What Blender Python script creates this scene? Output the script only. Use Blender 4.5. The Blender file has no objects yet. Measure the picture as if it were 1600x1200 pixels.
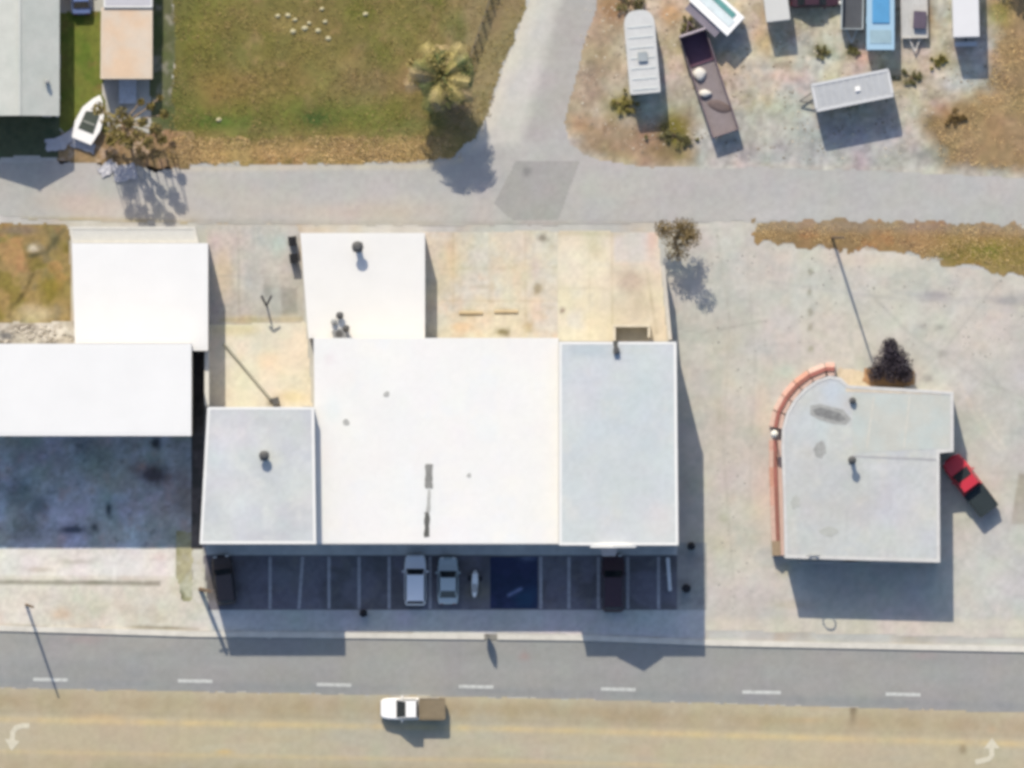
import bpy, bmesh, math, random
import numpy as np
from mathutils import Vector, Matrix
random.seed(7); rng = np.random.default_rng(7)
SC = bpy.context.scene; COL = SC.collection
# ------------------------------------------------------------------ camera, sky, sun, exposure
S = 17.5            # photograph pixels per metre on the ground
H = 1200.0          # aircraft height
cam = bpy.data.cameras.new('camera'); co = bpy.data.objects.new('camera', cam); COL.objects.link(co)
co.location = (0, 0, H); co.rotation_euler = (0, 0, 0)
cam.sensor_width = 36; cam.lens = 36 * H / (1600 / S); cam.clip_start = 10; cam.clip_end = 6000
SC.camera = co
SLOPE = 0.25        # a shadow runs this far east for each step south
EL = math.radians(38)
sd = Vector((SLOPE, -1, 0)).normalized() * math.cos(EL); sd.z = -math.sin(EL)
w = bpy.data.worlds.new('World'); SC.world = w; w.use_nodes = True
nt = w.node_tree; bg = nt.nodes['Background']
sky = nt.nodes.new('ShaderNodeTexSky'); sky.sky_type = 'NISHITA'; sky.sun_disc = False
sky.sun_elevation = EL; sky.sun_rotation = math.radians(360) - math.atan(SLOPE)
sky.air_density = 1.0; sky.dust_density = 1.6; sky.ozone_density = 1.6
nt.links.new(sky.outputs[0], bg.inputs[0]); bg.inputs[1].default_value = 0.128
sl = bpy.data.lights.new('sun', 'SUN'); sl.energy = 3.7; sl.angle = math.radians(0.6); sl.color = (1.0, 0.905, 0.745)
so = bpy.data.objects.new('sun', sl); COL.objects.link(so)
so.rotation_euler = sd.to_track_quat('-Z', 'Y').to_euler(); so.location = (0, 0, 60)
vs = SC.view_settings; vs.view_transform = 'Standard'; vs.look = 'None'; vs.exposure = 0.40; vs.gamma = 1; vs.use_curve_mapping = False
SC.cycles.filter_width = 3.8; SC.cycles.max_bounces = 6
K = 1.42
# ------------------------------------------------------------------ helpers
def lin(c):
    c = c / 255.0
    return c / 12.92 if c <= 0.04045 else ((c + 0.055) / 1.055) ** 2.4
def C(r, g, b, k=K):           # sunlit picture colour -> surface colour
    return (lin(r) / k, lin(g) / k, lin(b) / k)
def W(px, py, z=0.0):          # photograph position of a point at height z -> metres
    f = (H - z) / H / S
    return ((px - 800) * f, (600 - py) * f)
_m = {}
def mat(name, col, rough=0.8, var=0.1, scale=1.2, bump=0.0, metal=0.0, attr=False, col2=None, spec=0.3, fine=0.06):
    if name in _m: return _m[name]
    m = bpy.data.materials.new(name); m.use_nodes = True; n = m.node_tree; L = n.links
    b = n.nodes['Principled BSDF']; b.inputs['Roughness'].default_value = rough; b.inputs['Metallic'].default_value = metal
    b.inputs['Specular IOR Level'].default_value = spec
    g = n.nodes.new('ShaderNodeNewGeometry')
    t1 = n.nodes.new('ShaderNodeTexNoise'); t1.inputs['Scale'].default_value = scale; t1.inputs['Detail'].default_value = 6; t1.inputs['Roughness'].default_value = .6
    L.new(g.outputs['Position'], t1.inputs['Vector'])
    t2 = n.nodes.new('ShaderNodeTexNoise'); t2.inputs['Scale'].default_value = 9; t2.inputs['Detail'].default_value = 4; t2.inputs['Roughness'].default_value = .7
    L.new(g.outputs['Position'], t2.inputs['Vector'])
    r1 = n.nodes.new('ShaderNodeMapRange'); r1.inputs['From Min'].default_value = .3; r1.inputs['From Max'].default_value = .7
    r1.inputs['To Min'].default_value = 1 - var; r1.inputs['To Max'].default_value = 1 + var; L.new(t1.outputs['Fac'], r1.inputs['Value'])
    r2 = n.nodes.new('ShaderNodeMapRange'); r2.inputs['From Min'].default_value = .3; r2.inputs['From Max'].default_value = .7
    r2.inputs['To Min'].default_value = 1 - fine; r2.inputs['To Max'].default_value = 1 + fine; L.new(t2.outputs['Fac'], r2.inputs['Value'])
    mu = n.nodes.new('ShaderNodeMath'); mu.operation = 'MULTIPLY'; L.new(r1.outputs[0], mu.inputs[0]); L.new(r2.outputs[0], mu.inputs[1])
    vm = n.nodes.new('ShaderNodeVectorMath'); vm.operation = 'SCALE'; L.new(mu.outputs[0], vm.inputs['Scale'])
    if attr:
        a = n.nodes.new('ShaderNodeAttribute'); a.attribute_name = 'col'; L.new(a.outputs['Color'], vm.inputs[0])
    elif col2:
        t3 = n.nodes.new('ShaderNodeTexNoise'); t3.inputs['Scale'].default_value = scale * .45; t3.inputs['Detail'].default_value = 5
        L.new(g.outputs['Position'], t3.inputs['Vector'])
        cr = n.nodes.new('ShaderNodeMapRange'); cr.inputs['From Min'].default_value = .4; cr.inputs['From Max'].default_value = .62; L.new(t3.outputs['Fac'], cr.inputs['Value'])
        mx = n.nodes.new('ShaderNodeMix'); mx.data_type = 'RGBA'; L.new(cr.outputs[0], mx.inputs[0])
        mx.inputs[6].default_value = (*col, 1); mx.inputs[7].default_value = (*col2, 1); L.new(mx.outputs[2], vm.inputs[0])
    else: vm.inputs[0].default_value = col
    L.new(vm.outputs[0], b.inputs['Base Color'])
    if bump:
        bp = n.nodes.new('ShaderNodeBump'); bp.inputs['Strength'].default_value = bump; bp.inputs['Distance'].default_value = .05
        L.new(t2.outputs['Fac'], bp.inputs['Height']); L.new(bp.outputs[0], b.inputs['Normal'])
    _m[name] = m; return m
def thing(name, label, cat, loc=(0, 0, 0), rot=0.0, group=None):
    o = bpy.data.objects.new(name, None); COL.objects.link(o); o.location = loc; o.rotation_euler = (0, 0, rot)
    o.empty_display_size = .3; o['label'] = label; o['category'] = cat
    if group: o['group'] = group
    return o
def tag(o, label=None, cat=None, group=None, kind=None):
    for k, v in (('label', label), ('category', cat), ('group', group), ('kind', kind)):
        if v: o[k] = v
    return o
class MB:
    def __init__(s): s.v = []; s.f = []
    def add(s, vs_, fs): b = len(s.v); s.v += [tuple(p) for p in vs_]; s.f += [[b + i for i in f] for f in fs]; return s
    def box(s, x0, x1, y0, y1, z0, z1):
        return s.add([(x0, y0, z0), (x1, y0, z0), (x1, y1, z0), (x0, y1, z0), (x0, y0, z1), (x1, y0, z1), (x1, y1, z1), (x0, y1, z1)],
                     [[3, 2, 1, 0], [4, 5, 6, 7], [0, 1, 5, 4], [1, 2, 6, 5], [2, 3, 7, 6], [3, 0, 4, 7]])
    def prism(s, poly, z0, z1):
        a = sum(poly[i][0] * poly[(i + 1) % len(poly)][1] - poly[(i + 1) % len(poly)][0] * poly[i][1] for i in range(len(poly)))
        if a < 0: poly = poly[::-1]
        n = len(poly)
        return s.add([(x, y, z0) for x, y in poly] + [(x, y, z1) for x, y in poly],
                     [list(range(n))[::-1], list(range(n, 2 * n))] + [[i, (i + 1) % n, n + (i + 1) % n, n + i] for i in range(n)])
    def bar(s, a, b, wd, ht):      # box from a to b (3D) with width and height
        a = Vector(a); b = Vector(b); d = (b - a).normalized(); u = Vector((0, 0, 1))
        if abs(d.z) > .95: u = Vector((0, 1, 0))
        n = d.cross(u).normalized() * wd / 2; m = n.cross(d).normalized() * ht / 2
        vs_ = [a - n - m, a + n - m, a + n + m, a - n + m, b - n - m, b + n - m, b + n + m, b - n + m]
        return s.add(vs_, [[0, 1, 2, 3], [7, 6, 5, 4], [0, 4, 5, 1], [1, 5, 6, 2], [2, 6, 7, 3], [3, 7, 4, 0]])
    def tube(s, pts, rad, n=8):
        if not hasattr(rad, '__len__'): rad = [rad] * len(pts)
        pts = [Vector(p) for p in pts]; vv = []; ff = []
        for i, p in enumerate(pts):
            d = (pts[min(i + 1, len(pts) - 1)] - pts[max(i - 1, 0)]).normalized()
            u = Vector((0, 0, 1)) if abs(d.z) < .9 else Vector((1, 0, 0))
            a = d.cross(u).normalized(); b = d.cross(a)
            for k in range(n):
                t = 2 * math.pi * k / n; vv.append(p + (a * math.cos(t) + b * math.sin(t)) * rad[i])
        for i in range(len(pts) - 1):
            for k in range(n):
                ff.append([i * n + k, i * n + (k + 1) % n, (i + 1) * n + (k + 1) % n, (i + 1) * n + k])
        ff.append(list(range(n))[::-1]); ff.append([(len(pts) - 1) * n + k for k in range(n)])
        return s.add(vv, ff)
    def loft(s, rings):
        n = len(rings[0]); vv = [p for r in rings for p in r]; ff = []
        for i in range(len(rings) - 1):
            for k in range(n): ff.append([i * n + k, i * n + (k + 1) % n, (i + 1) * n + (k + 1) % n, (i + 1) * n + k])
        ff.append(list(range(n))[::-1]); ff.append([(len(rings) - 1) * n + k for k in range(n)])
        return s.add(vv, ff)
    def build(s, name, m, parent=None, bevel=0, smooth=False, seg=2, label=None):
        me = bpy.data.meshes.new(name); me.from_pydata(s.v, [], s.f); me.materials.append(m)
        bm = bmesh.new(); bm.from_mesh(me); bmesh.ops.recalc_face_normals(bm, faces=bm.faces)
        if bevel: bmesh.ops.bevel(bm, geom=bm.edges[:], offset=bevel, segments=seg, affect='EDGES', clamp_overlap=True)
        bm.to_mesh(me); bm.free()
        if smooth: me.polygons.foreach_set('use_smooth', [True] * len(me.polygons))
        o = bpy.data.objects.new(name, me); COL.objects.link(o); o.parent = parent
        if label: o['label'] = label
        return o
# numpy value noise and ragged, painted ground sheets -------------------------------------------------
def vnoise(X, Y, cell, seed):
    r = np.random.default_rng(seed); T = r.random((256, 256)); x = X / cell + 100; y = Y / cell + 100
    xi = np.floor(x).astype(int); yi = np.floor(y).astype(int); fx = x - xi; fy = y - yi
    fx = fx * fx * (3 - 2 * fx); fy = fy * fy * (3 - 2 * fy); g = lambda a, b: T[a % 256, b % 256]
    return (g(xi, yi) * (1 - fx) + g(xi + 1, yi) * fx) * (1 - fy) + (g(xi, yi + 1) * (1 - fx) + g(xi + 1, yi + 1) * fx) * fy - .5
def fbm(X, Y, cell, seed, o=4):
    t = 0; a = 1; n = 0
    for i in range(o): t = t + a * vnoise(X, Y, cell / 2 ** i, seed + i * 13); n += a; a *= .55
    return t / n * 2
def sdist(P, X, Y):            # signed distance (inside positive) in photo pixels
    d = np.full(X.shape, 1e9); ins = np.zeros(X.shape, bool); n = len(P)
    for i in range(n):
        x0, y0 = P[i]; x1, y1 = P[(i + 1) % n]; ex, ey = x1 - x0, y1 - y0
        t = np.clip(((X - x0) * ex + (Y - y0) * ey) / (ex * ex + ey * ey + 1e-9), 0, 1)
        d = np.minimum(d, np.hypot(X - x0 - t * ex, Y - y0 - t * ey))
        c = ((y0 > Y) != (y1 > Y)) & (X < (x1 - x0) * (Y - y0) / ((y1 - y0) if y1 != y0 else 1e-9) + x0); ins ^= c
    return np.where(ins, d, -d)
_seed = [100]
def sheet(name, poly, z, base, cell=3.0, rag=0, ragcell=24, alt=(), spots=(), lines=(), areas=(), grain=.06, chroma=.02, kind='structure', parent=None, rough=.9, bump=.25, mottle=.06, mcell=60, sx=1, sy=1, fine=.07):
    """alt: (colour, noise cell px, threshold, softness, strength); spots: (x,y,rx,ry,colour,strength); lines: (pts,width,colour,strength); areas: (poly, softness, colour, strength)"""
    _seed[0] += 50; sd_ = _seed[0]
    xs = [p[0] for p in poly]; ys = [p[1] for p in poly]; mg = rag * 1.5
    gx = np.arange(min(xs) - mg, max(xs) + mg + cell, cell); gy = np.arange(min(ys) - mg, max(ys) + mg + cell, cell)
    gx = np.clip(gx, min(xs) - mg, max(xs) + mg); gy = np.clip(gy, min(ys) - mg, max(ys) + mg)
    X, Y = np.meshgrid(gx, gy)
    D = sdist(poly, X, Y) + (rag * fbm(X, Y, ragcell, sd_, 4) * 1.6 if rag else 0)
    col = np.ones(X.shape + (3,)) * np.array(base)
    def blend(cc, m):
        nonlocal col; col = col * (1 - m[..., None]) + np.array(cc) * m[..., None]
    for i, (cc, cl, th, sf, st) in enumerate(alt):
        n = fbm(X * sx, Y * sy, cl, sd_ + 3 + i * 7, 4); blend(cc, np.clip((n - th) / sf, 0, 1) * st)
    for (pl, sf, cc, st) in areas:
        d = sdist(pl, X, Y) + sf * .8 * fbm(X, Y, 18, sd_ + 31, 3); blend(cc, np.clip(.5 + d / max(sf, 1e-3) / 2, 0, 1) * st)
    for (x, y, rx, ry, cc, st) in spots:
        q = ((X - x) / rx) ** 2 + ((Y - y) / ry) ** 2; q = q * (1 + .9 * fbm(X, Y, max(rx, ry) * .8, sd_ + 41, 3)); blend(cc, np.clip(np.exp(-q * 1.2) * 1.25, 0, 1) * st)
    for (pts, wd, cc, st) in lines:
        d = np.full(X.shape, 1e9)
        for (a, b) in zip(pts[:-1], pts[1:]):
            ex, ey = b[0] - a[0], b[1] - a[1]; t = np.clip(((X - a[0]) * ex + (Y - a[1]) * ey) / (ex * ex + ey * ey), 0, 1)
            d = np.minimum(d, np.hypot(X - a[0] - t * ex, Y - a[1] - t * ey))
        blend(cc, np.clip(np.exp(-(d / wd) ** 2) * (.75 + .6 * fbm(X, Y, 25, sd_ + 57, 3)), 0, 1) * st)
    col = col * (1 + mottle * 2 * fbm(X * sx, Y * sy, mcell, sd_ + 71, 5)[..., None])
    col = col * (1 + grain * 2 * fbm(X, Y, cell * 2.3, sd_ + 77, 2)[..., None])
    for k in range(3): col[..., k] *= 1 + chroma * 2 * fbm(X, Y, 42, sd_ + 81 + k, 3)
    col = np.clip(col, .01, .9)
    ins = (D[:-1, :-1] + D[1:, :-1] + D[:-1, 1:] + D[1:, 1:]) / 4 > 0
    ny, nx = X.shape; idx = np.arange(ny * nx).reshape(ny, nx)
    q = np.stack([idx[1:, :-1][ins], idx[1:, 1:][ins], idx[:-1, 1:][ins], idx[:-1, :-1][ins]], 1)
    used, inv = np.unique(q.ravel(), return_inverse=True)
    f = (H - z) / H / S
    co_ = np.stack([(X.ravel()[used] - 800) * f, (600 - Y.ravel()[used]) * f, np.full(len(used), z)], 1)
    me = bpy.data.meshes.new(name); nf = len(q)
    me.vertices.add(len(used)); me.vertices.foreach_set('co', co_.ravel().astype(np.float32))
    me.loops.add(nf * 4); me.loops.foreach_set('vertex_index', inv.ravel().astype(np.int32))
    me.polygons.add(nf); me.polygons.foreach_set('loop_start', np.arange(0, nf * 4, 4, dtype=np.int32))
    me.update(calc_edges=True)
    at = me.attributes.new('col', 'FLOAT_COLOR', 'POINT')
    at.data.foreach_set('color', np.concatenate([col.reshape(-1, 3)[used], np.ones((len(used), 1))], 1).ravel().astype(np.float32))
    me.materials.append(mat('painted_ground_%d_%d_%d' % (rough * 100, bump * 100, fine * 100), (1, 1, 1), rough=rough, var=.03 if fine > .05 else .01, scale=2.5, bump=bump, attr=True, fine=fine))
    o = bpy.data.objects.new(name, me); COL.objects.link(o); o.parent = parent
    if kind: o['kind'] = kind
    return o
def line_y(pts, x):
    return float(np.interp(x, [p[0] for p in pts], [p[1] for p in pts]))
# ------------------------------------------------------------------ ground
A_, G_ = (176, 173, 168), None
conc = C(199, 198, 192); asph = C(187, 186, 182); dirt = C(196, 182, 160); tan = C(190, 160, 120); olive = C(128, 122, 66)
dgreen = C(96, 110, 48); straw = C(176, 150, 100); brown = C(140, 112, 74); white_c = C(232, 229, 222); dark_d = C(120, 116, 108)
g = MB().prism([(-1500, -1500), (1500, -1500), (1500, 1500), (-1500, 1500)], -1.0, -0.03)
tag(g.build('ground', mat('far_ground', C(178, 168, 146), col2=C(135, 130, 86), scale=.05, var=.12)), kind='structure')
X0, X1 = -330, 1930
# gravel and dirt around everything in view
sheet('gravel_ground', [(X0, -260), (X1, -260), (X1, 1460), (X0, 1460)], -.012, conc, cell=6, alt=[(dirt, 90, .1, .4, .8)], mottle=.08)
# grass field beside the diagonal lane
field = [(272, -120), (850, -120), (826, 0), (790, 95), (752, 205), (705, 250), (560, 256), (300, 254), (262, 258), (268, 120)]
sheet('grass_field', field, 0, C(130, 120, 68), cell=2.5, rag=7, ragcell=16, alt=[(C(116, 116, 50), 70, .0, .35, .7), (C(150, 132, 86), 40, .05, .4, .7), (C(168, 140, 98), 20, .25, .3, .5)],
      areas=[([(260, 215), (700, 212), (720, 262), (260, 262)], 18, C(190, 160, 108), .85), ([(280, 150), (620, 160), (600, 208), (280, 212)], 22, C(108, 118, 50), .75),
             ([(720, -60), (860, -60), (760, 230), (690, 180)], 20, C(158, 142, 108), .75), ([(260, -60), (310, -60), (300, 220), (268, 230)], 14, C(104, 110, 56), .6)],
      spots=[(490, 185, 26, 12, C(70, 100, 44), .8), (340, 190, 40, 12, C(78, 108, 42), .7), (320, 60, 40, 60, C(124, 122, 52), .5), (360, 140, 60, 30, C(146, 122, 70), .5), (720, 45, 12, 22, C(92, 100, 44), .6),
             (600, 130, 80, 24, C(158, 134, 96), .5), (640, 200, 30, 16, C(100, 112, 58), .6), (650, 110, 30, 30, C(168, 136, 98), .6), (400, 215, 60, 8, C(120, 116, 56), .6)],
      grain=.12, chroma=.05, mottle=.1, mcell=45, bump=.8)
sheet('garden_grass', [(92, 20), (160, 20), (160, 150), (172, 235), (120, 240), (92, 200)], 0, C(122, 128, 58), cell=2.5, rag=5, alt=[(C(98, 120, 44), 30, 0, .3, .8), (brown, 20, .2, .3, .5)], grain=.12, chroma=.04, bump=.8)
sheet('side_yard', [(236, -120), (272, -120), (272, 150), (280, 240), (236, 240)], .004, C(104, 108, 74), cell=2.5, rag=5, alt=[(C(160, 155, 140), 26, .1, .2, .8), (C(88, 100, 56), 30, 0, .3, .8)], grain=.12, bump=.6)
sheet('dry_verge', [(92, 205), (300, 205), (300, 268), (200, 262), (95, 250)], .008, C(168, 140, 106), cell=2.5, rag=7, alt=[(C(128, 112, 74), 24, 0, .3, .8), (C(214, 190, 170), 14, .25, .2, .7)], grain=.14, chroma=.05, bump=.8)
sheet('alley_ground', [(-60, 180), (95, 180), (95, 246), (-60, 246)], .004, C(92, 100, 76), cell=3, rag=4, alt=[(C(70, 84, 62), 26, 0, .3, .8)], grain=.12)
# vehicle yard in the north east
sheet('vehicle_yard', [(880, -120), (1700, -120), (1700, 300), (1000, 272), (890, 236), (870, 190)], 0, C(200, 190, 172), cell=3, rag=4,
      alt=[(C(210, 192, 166), 50, 0, .3, .8), (C(170, 160, 132), 26, .18, .25, .7), (C(186, 188, 182), 60, .05, .3, .7), (C(214, 196, 184), 20, .2, .3, .6)],
      areas=[([(1085, 150), (1300, 195), (1560, 240), (1700, 258), (1700, 300), (1080, 290), (1060, 200)], 18, C(188, 187, 182), .85),
             ([(1560, -60), (1700, -60), (1700, 280), (1480, 262), (1445, 205), (1470, 165), (1545, 140)], 16, C(162, 134, 96), .95),
             ([(905, -60), (985, -60), (960, 60), (945, 150), (905, 210), (870, 190)], 14, C(178, 160, 134), .9),
             ([(890, 180), (1000, 195), (1080, 170), (1085, 255), (1000, 262), (905, 235)], 12, C(168, 142, 112), .9)],
      spots=[(970, 165, 24, 22, C(148, 134, 60), .9), (1055, 205, 22, 34, C(126, 124, 46), .9), (1030, 235, 30, 10, C(138, 118, 84), .7), (960, 10, 30, 30, C(178, 140, 100), .8), (1050, 25, 20, 26, C(200, 166, 118), .8),
             (1075, 40, 10, 10, C(90, 84, 56), .8), (1260, 30, 30, 20, C(170, 180, 150), .5), (1285, 80, 18, 12, C(134, 128, 92), .8), (1330, 80, 10, 12, C(122, 118, 70), .8), (1220, 102, 14, 6, C(140, 130, 112), .6), (1190, 60, 20, 30, C(206, 178, 132), .7),
             (1445, 20, 14, 26, C(196, 150, 104), .8), (1470, 95, 20, 12, C(160, 150, 100), .7), (1432, 120, 20, 6, C(92, 96, 58), .8), (1400, 122, 14, 6, C(92, 96, 58), .8), (1490, 130, 28, 18, C(200, 200, 198), .7), (1460, 190, 20, 16, C(140, 118, 76), .8),
             (1560, 20, 20, 24, C(134, 138, 66), .7), (1350, 90, 14, 12, C(220, 180, 160), .6), (1240, 120, 30, 12, C(206, 180, 164), .6), (1150, 240, 40, 12, C(176, 175, 172), .6), (1000, 55, 16, 30, C(196, 180, 152), .6), (960, 100, 16, 40, C(206, 188, 160), .6),
             (1580, 180, 40, 30, C(176, 146, 112), .6), (1230, 215, 60, 16, C(182, 182, 178), .6)],
      lines=[([(1150, 255), (1290, 262), (1600, 275)], 7, C(212, 200, 186), .7), ([(935, 20), (925, 90), (915, 170)], 7, C(164, 148, 124), .5)],
      grain=.15, chroma=.06, mottle=.15, mcell=30, bump=.8)
# the lane along the back and the diagonal lane
lane_top = [(X0, 256), (0, 256), (100, 252), (270, 262), (420, 258), (650, 256), (720, 246), (745, 222)]
diag_l = [(786, 110), (828, 0), (872, -120)]; diag_r = [(968, -120), (934, 0), (902, 110), (882, 190), (890, 225), (930, 250)]
lane_ne = [(1010, 262), (1200, 262), (1400, 268), (1600, 278), (X1, 288)]
lane_bot = [(X1, 360), (1600, 352), (1170, 345), (1030, 348), (860, 352), (470, 350), (300, 348), (110, 345), (0, 338), (X0, 334)]
lane = lane_top + diag_l + diag_r + lane_ne + lane_bot
sheet('back_lane', lane, .008, C(190, 189, 185), cell=3, rag=2.5, alt=[(C(198, 194, 186), 80, .1, .3, .6)], sx=.4,
      areas=[([(815, -120), (925, -120), (876, 20), (815, 225), (735, 235), (745, 190)], 8, C(213, 211, 204), .9), ([(815, -120), (893, -120), (826, 60), (760, 215), (735, 235), (745, 190)], 8, C(226, 219, 204), .7),
             ([(905, -120), (1010, -120), (950, 20), (895, 160), (850, 215), (820, 215)], 10, C(184, 181, 177), .8)],
      spots=[(350, 300, 120, 22, C(196, 190, 182), .5), (560, 330, 120, 14, C(196, 184, 174), .6), (130, 320, 60, 16, C(202, 188, 178), .7), (1300, 330, 220, 12, C(194, 192, 190), .5), (1100, 300, 80, 20, C(188, 188, 184), .5), (980, 240, 30, 12, C(206, 200, 188), .6)],
      lines=[([(270, 264), (420, 262), (650, 260), (720, 250)], 5, C(212, 204, 184), .8), ([(0, 345), (170, 344), (300, 350)], 5, C(178, 166, 128), .8), ([(820, 10), (780, 120), (740, 220)], 5, C(224, 214, 196), .7), ([(300, 345), (480, 349), (1020, 350)], 5, C(176, 172, 162), .7)],
      grain=.04, chroma=.02, mottle=.03, bump=.2)
sheet('asphalt_patch', [(806, 252), (906, 251), (872, 345), (800, 344), (772, 318)], .012, C(173, 172, 168), cell=2.5, rag=1.2, spots=[(823, 268, 7, 7, C(140, 140, 138), .8)], grain=.04, mottle=.02)
# verge south of the lane, right side
sheet('verge_grass', [(1175, 346), (1330, 343), (1600, 353), (X1, 365), (X1, 452), (1600, 432), (1480, 412), (1400, 390), (1290, 388), (1180, 376)], .016, C(168, 138, 94), cell=2.2, rag=8, ragcell=16,
      alt=[(C(150, 124, 88), 26, 0, .3, .7), (C(178, 132, 88), 30, .1, .3, .7)], areas=[([(1470, 372), (1640, 375), (1640, 430), (1490, 415)], 12, C(146, 128, 66), .9), ([(1175, 340), (1700, 350), (1700, 368), (1175, 360)], 6, C(160, 142, 118), .8)],
      spots=[(1545, 392, 20, 10, C(124, 128, 44), .8), (1480, 400, 22, 8, C(126, 118, 60), .7)], grain=.14, chroma=.05, bump=.8)
sheet('waste_ground', [(X0, 350), (108, 350), (110, 505), (60, 512), (X0, 512)], .004, C(160, 140, 92), cell=2.5, rag=3, alt=[(C(132, 122, 58), 26, .0, .3, .8), (C(182, 142, 98), 30, .1, .3, .8), (C(130, 122, 96), 18, .25, .2, .6)],
      spots=[(52, 388, 10, 7, C(220, 214, 190), .9), (20, 400, 26, 16, C(192, 150, 104), .7), (30, 360, 40, 8, C(140, 128, 108), .8), (80, 450, 20, 26, C(140, 130, 50), .8), (60, 490, 30, 14, C(206, 192, 160), .7), (85, 375, 10, 16, C(108, 108, 84), .7)],
      lines=[([(100, 360), (72, 395), (45, 400)], 4, C(96, 92, 66), .9), ([(52, 428), (40, 455), (24, 475)], 3.5, C(84, 76, 42), .9), ([(20, 475), (14, 495)], 3, C(110, 96, 66), .7)], grain=.14, chroma=.05, bump=.8)
sheet('rubble_strip', [(X0, 508), (112, 504), (125, 540), (X0, 540)], .01, C(196, 190, 178), cell=2.5, rag=3, alt=[(C(120, 114, 100), 18, .1, .2, .9), (C(232, 230, 222), 20, .1, .3, .8)], spots=[(38, 512, 16, 6, C(96, 84, 74), .9), (10, 525, 14, 7, C(110, 112, 116), .9)], grain=.14, bump=.8)
# yards behind the row
sheet('paved_yard', [(322, 350), (466, 352), (476, 505), (345, 510), (322, 500)], .004, C(198, 194, 186), cell=2.5, rag=1, alt=[(C(188, 190, 186), 40, 0, .3, .7)],
      spots=[(350, 420, 20, 50, C(216, 198, 176), .8), (350, 375, 30, 14, C(212, 196, 188), .7), (385, 500, 40, 8, C(206, 194, 150), .8), (375, 430, 10, 40, C(214, 208, 192), .6), (425, 410, 16, 20, C(206, 208, 196), .6), (440, 380, 14, 20, C(196, 212, 200), .6), (450, 500, 20, 8, C(220, 204, 180), .7), (418, 455, 8, 14, C(150, 148, 140), .6)],
      areas=[([(440, 450), (464, 450), (464, 492), (440, 494)], 2, C(166, 164, 158), .9)], lines=[([(372, 360), (374, 500)], 2, C(178, 174, 160), .7), ([(335, 430), (470, 436)], 1.6, C(182, 180, 172), .6), ([(400, 360), (404, 500)], 1.6, C(208, 206, 196), .6), ([(345, 500), (470, 498)], 2.5, C(190, 182, 150), .7)], grain=.08, chroma=.04)
sheet('cream_yard', [(322, 508), (478, 503), (488, 636), (322, 640)], .012, C(232, 226, 208), cell=2.5, rag=.6, alt=[(C(222, 222, 206), 50, 0, .3, .7)],
      spots=[(455, 620, 26, 12, C(226, 212, 170), .7), (420, 560, 26, 16, C(238, 222, 190), .7), (370, 515, 40, 8, C(218, 206, 168), .7), (425, 628, 9, 7, C(150, 144, 126), .8)], grain=.05, chroma=.03)
sheet('sandy_yard', [(662, 362), (872, 361), (872, 530), (662, 530)], .004, C(221, 212, 191), cell=2.5, rag=.6, alt=[(C(215, 212, 200), 50, 0, .3, .8), (C(228, 206, 180), 30, .2, .3, .5), (C(200, 192, 168), 16, .3, .2, .5)],
      spots=[(848, 372, 7, 6, C(140, 132, 118), .9), (840, 452, 7, 9, C(150, 140, 110), .8), (785, 519, 13, 6, C(132, 122, 86), .9), (735, 490, 22, 5, C(196, 176, 140), .8), (790, 487, 18, 5, C(186, 168, 132), .8), (705, 400, 12, 30, C(232, 206, 172), .7), (825, 510, 10, 8, C(180, 164, 124), .7), (836, 415, 8, 18, C(214, 200, 188), .7), (720, 510, 20, 8, C(230, 196, 160), .6), (880, 486, 4, 4, C(150, 130, 120), .8)],
      lines=[([(708, 364), (708, 480)], 1.6, C(204, 190, 162), .7), ([(765, 364), (765, 526)], 1.6, C(204, 190, 162), .6), ([(820, 364), (822, 526)], 1.6, C(204, 192, 166), .6), ([(690, 420), (870, 418)], 1.6, C(206, 194, 168), .5), ([(690, 470), (870, 470)], 1.6, C(204, 190, 160), .6), ([(770, 400), (770, 480)], 2.2, C(206, 192, 166), .6)], grain=.07, chroma=.035)
sheet('concrete_terrace', [(872, 361), (1028, 362), (1042, 532), (872, 532)], .006, C(228, 219, 198), cell=2.5, rag=.4, alt=[(C(220, 216, 206), 50, .1, .3, .7)],
      areas=[([(958, 362), (1022, 362), (1024, 408), (960, 410)], 3, C(212, 211, 204), .8)],
      spots=[(985, 440, 28, 24, C(196, 182, 166), .9), (985, 490, 34, 30, C(214, 204, 186), .7), (1020, 370, 12, 40, C(226, 200, 182), .8), (928, 390, 12, 20, C(214, 202, 174), .7), (879, 485, 4, 4, C(150, 130, 120), .9), (1000, 480, 16, 16, C(204, 194, 172), .6), (905, 365, 60, 5, C(206, 198, 170), .7)],
      lines=[([(1010, 420), (1018, 470), (1026, 520)], 2.5, C(190, 180, 156), .8), ([(920, 364), (922, 530)], 1.6, C(208, 198, 176), .6), ([(874, 450), (956, 450)], 1.6, C(210, 200, 178), .6), ([(956, 364), (957, 505)], 2, C(204, 192, 166), .7), ([(960, 412), (1012, 412)], 2, C(230, 214, 200), .6)], grain=.05, chroma=.03)
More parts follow.
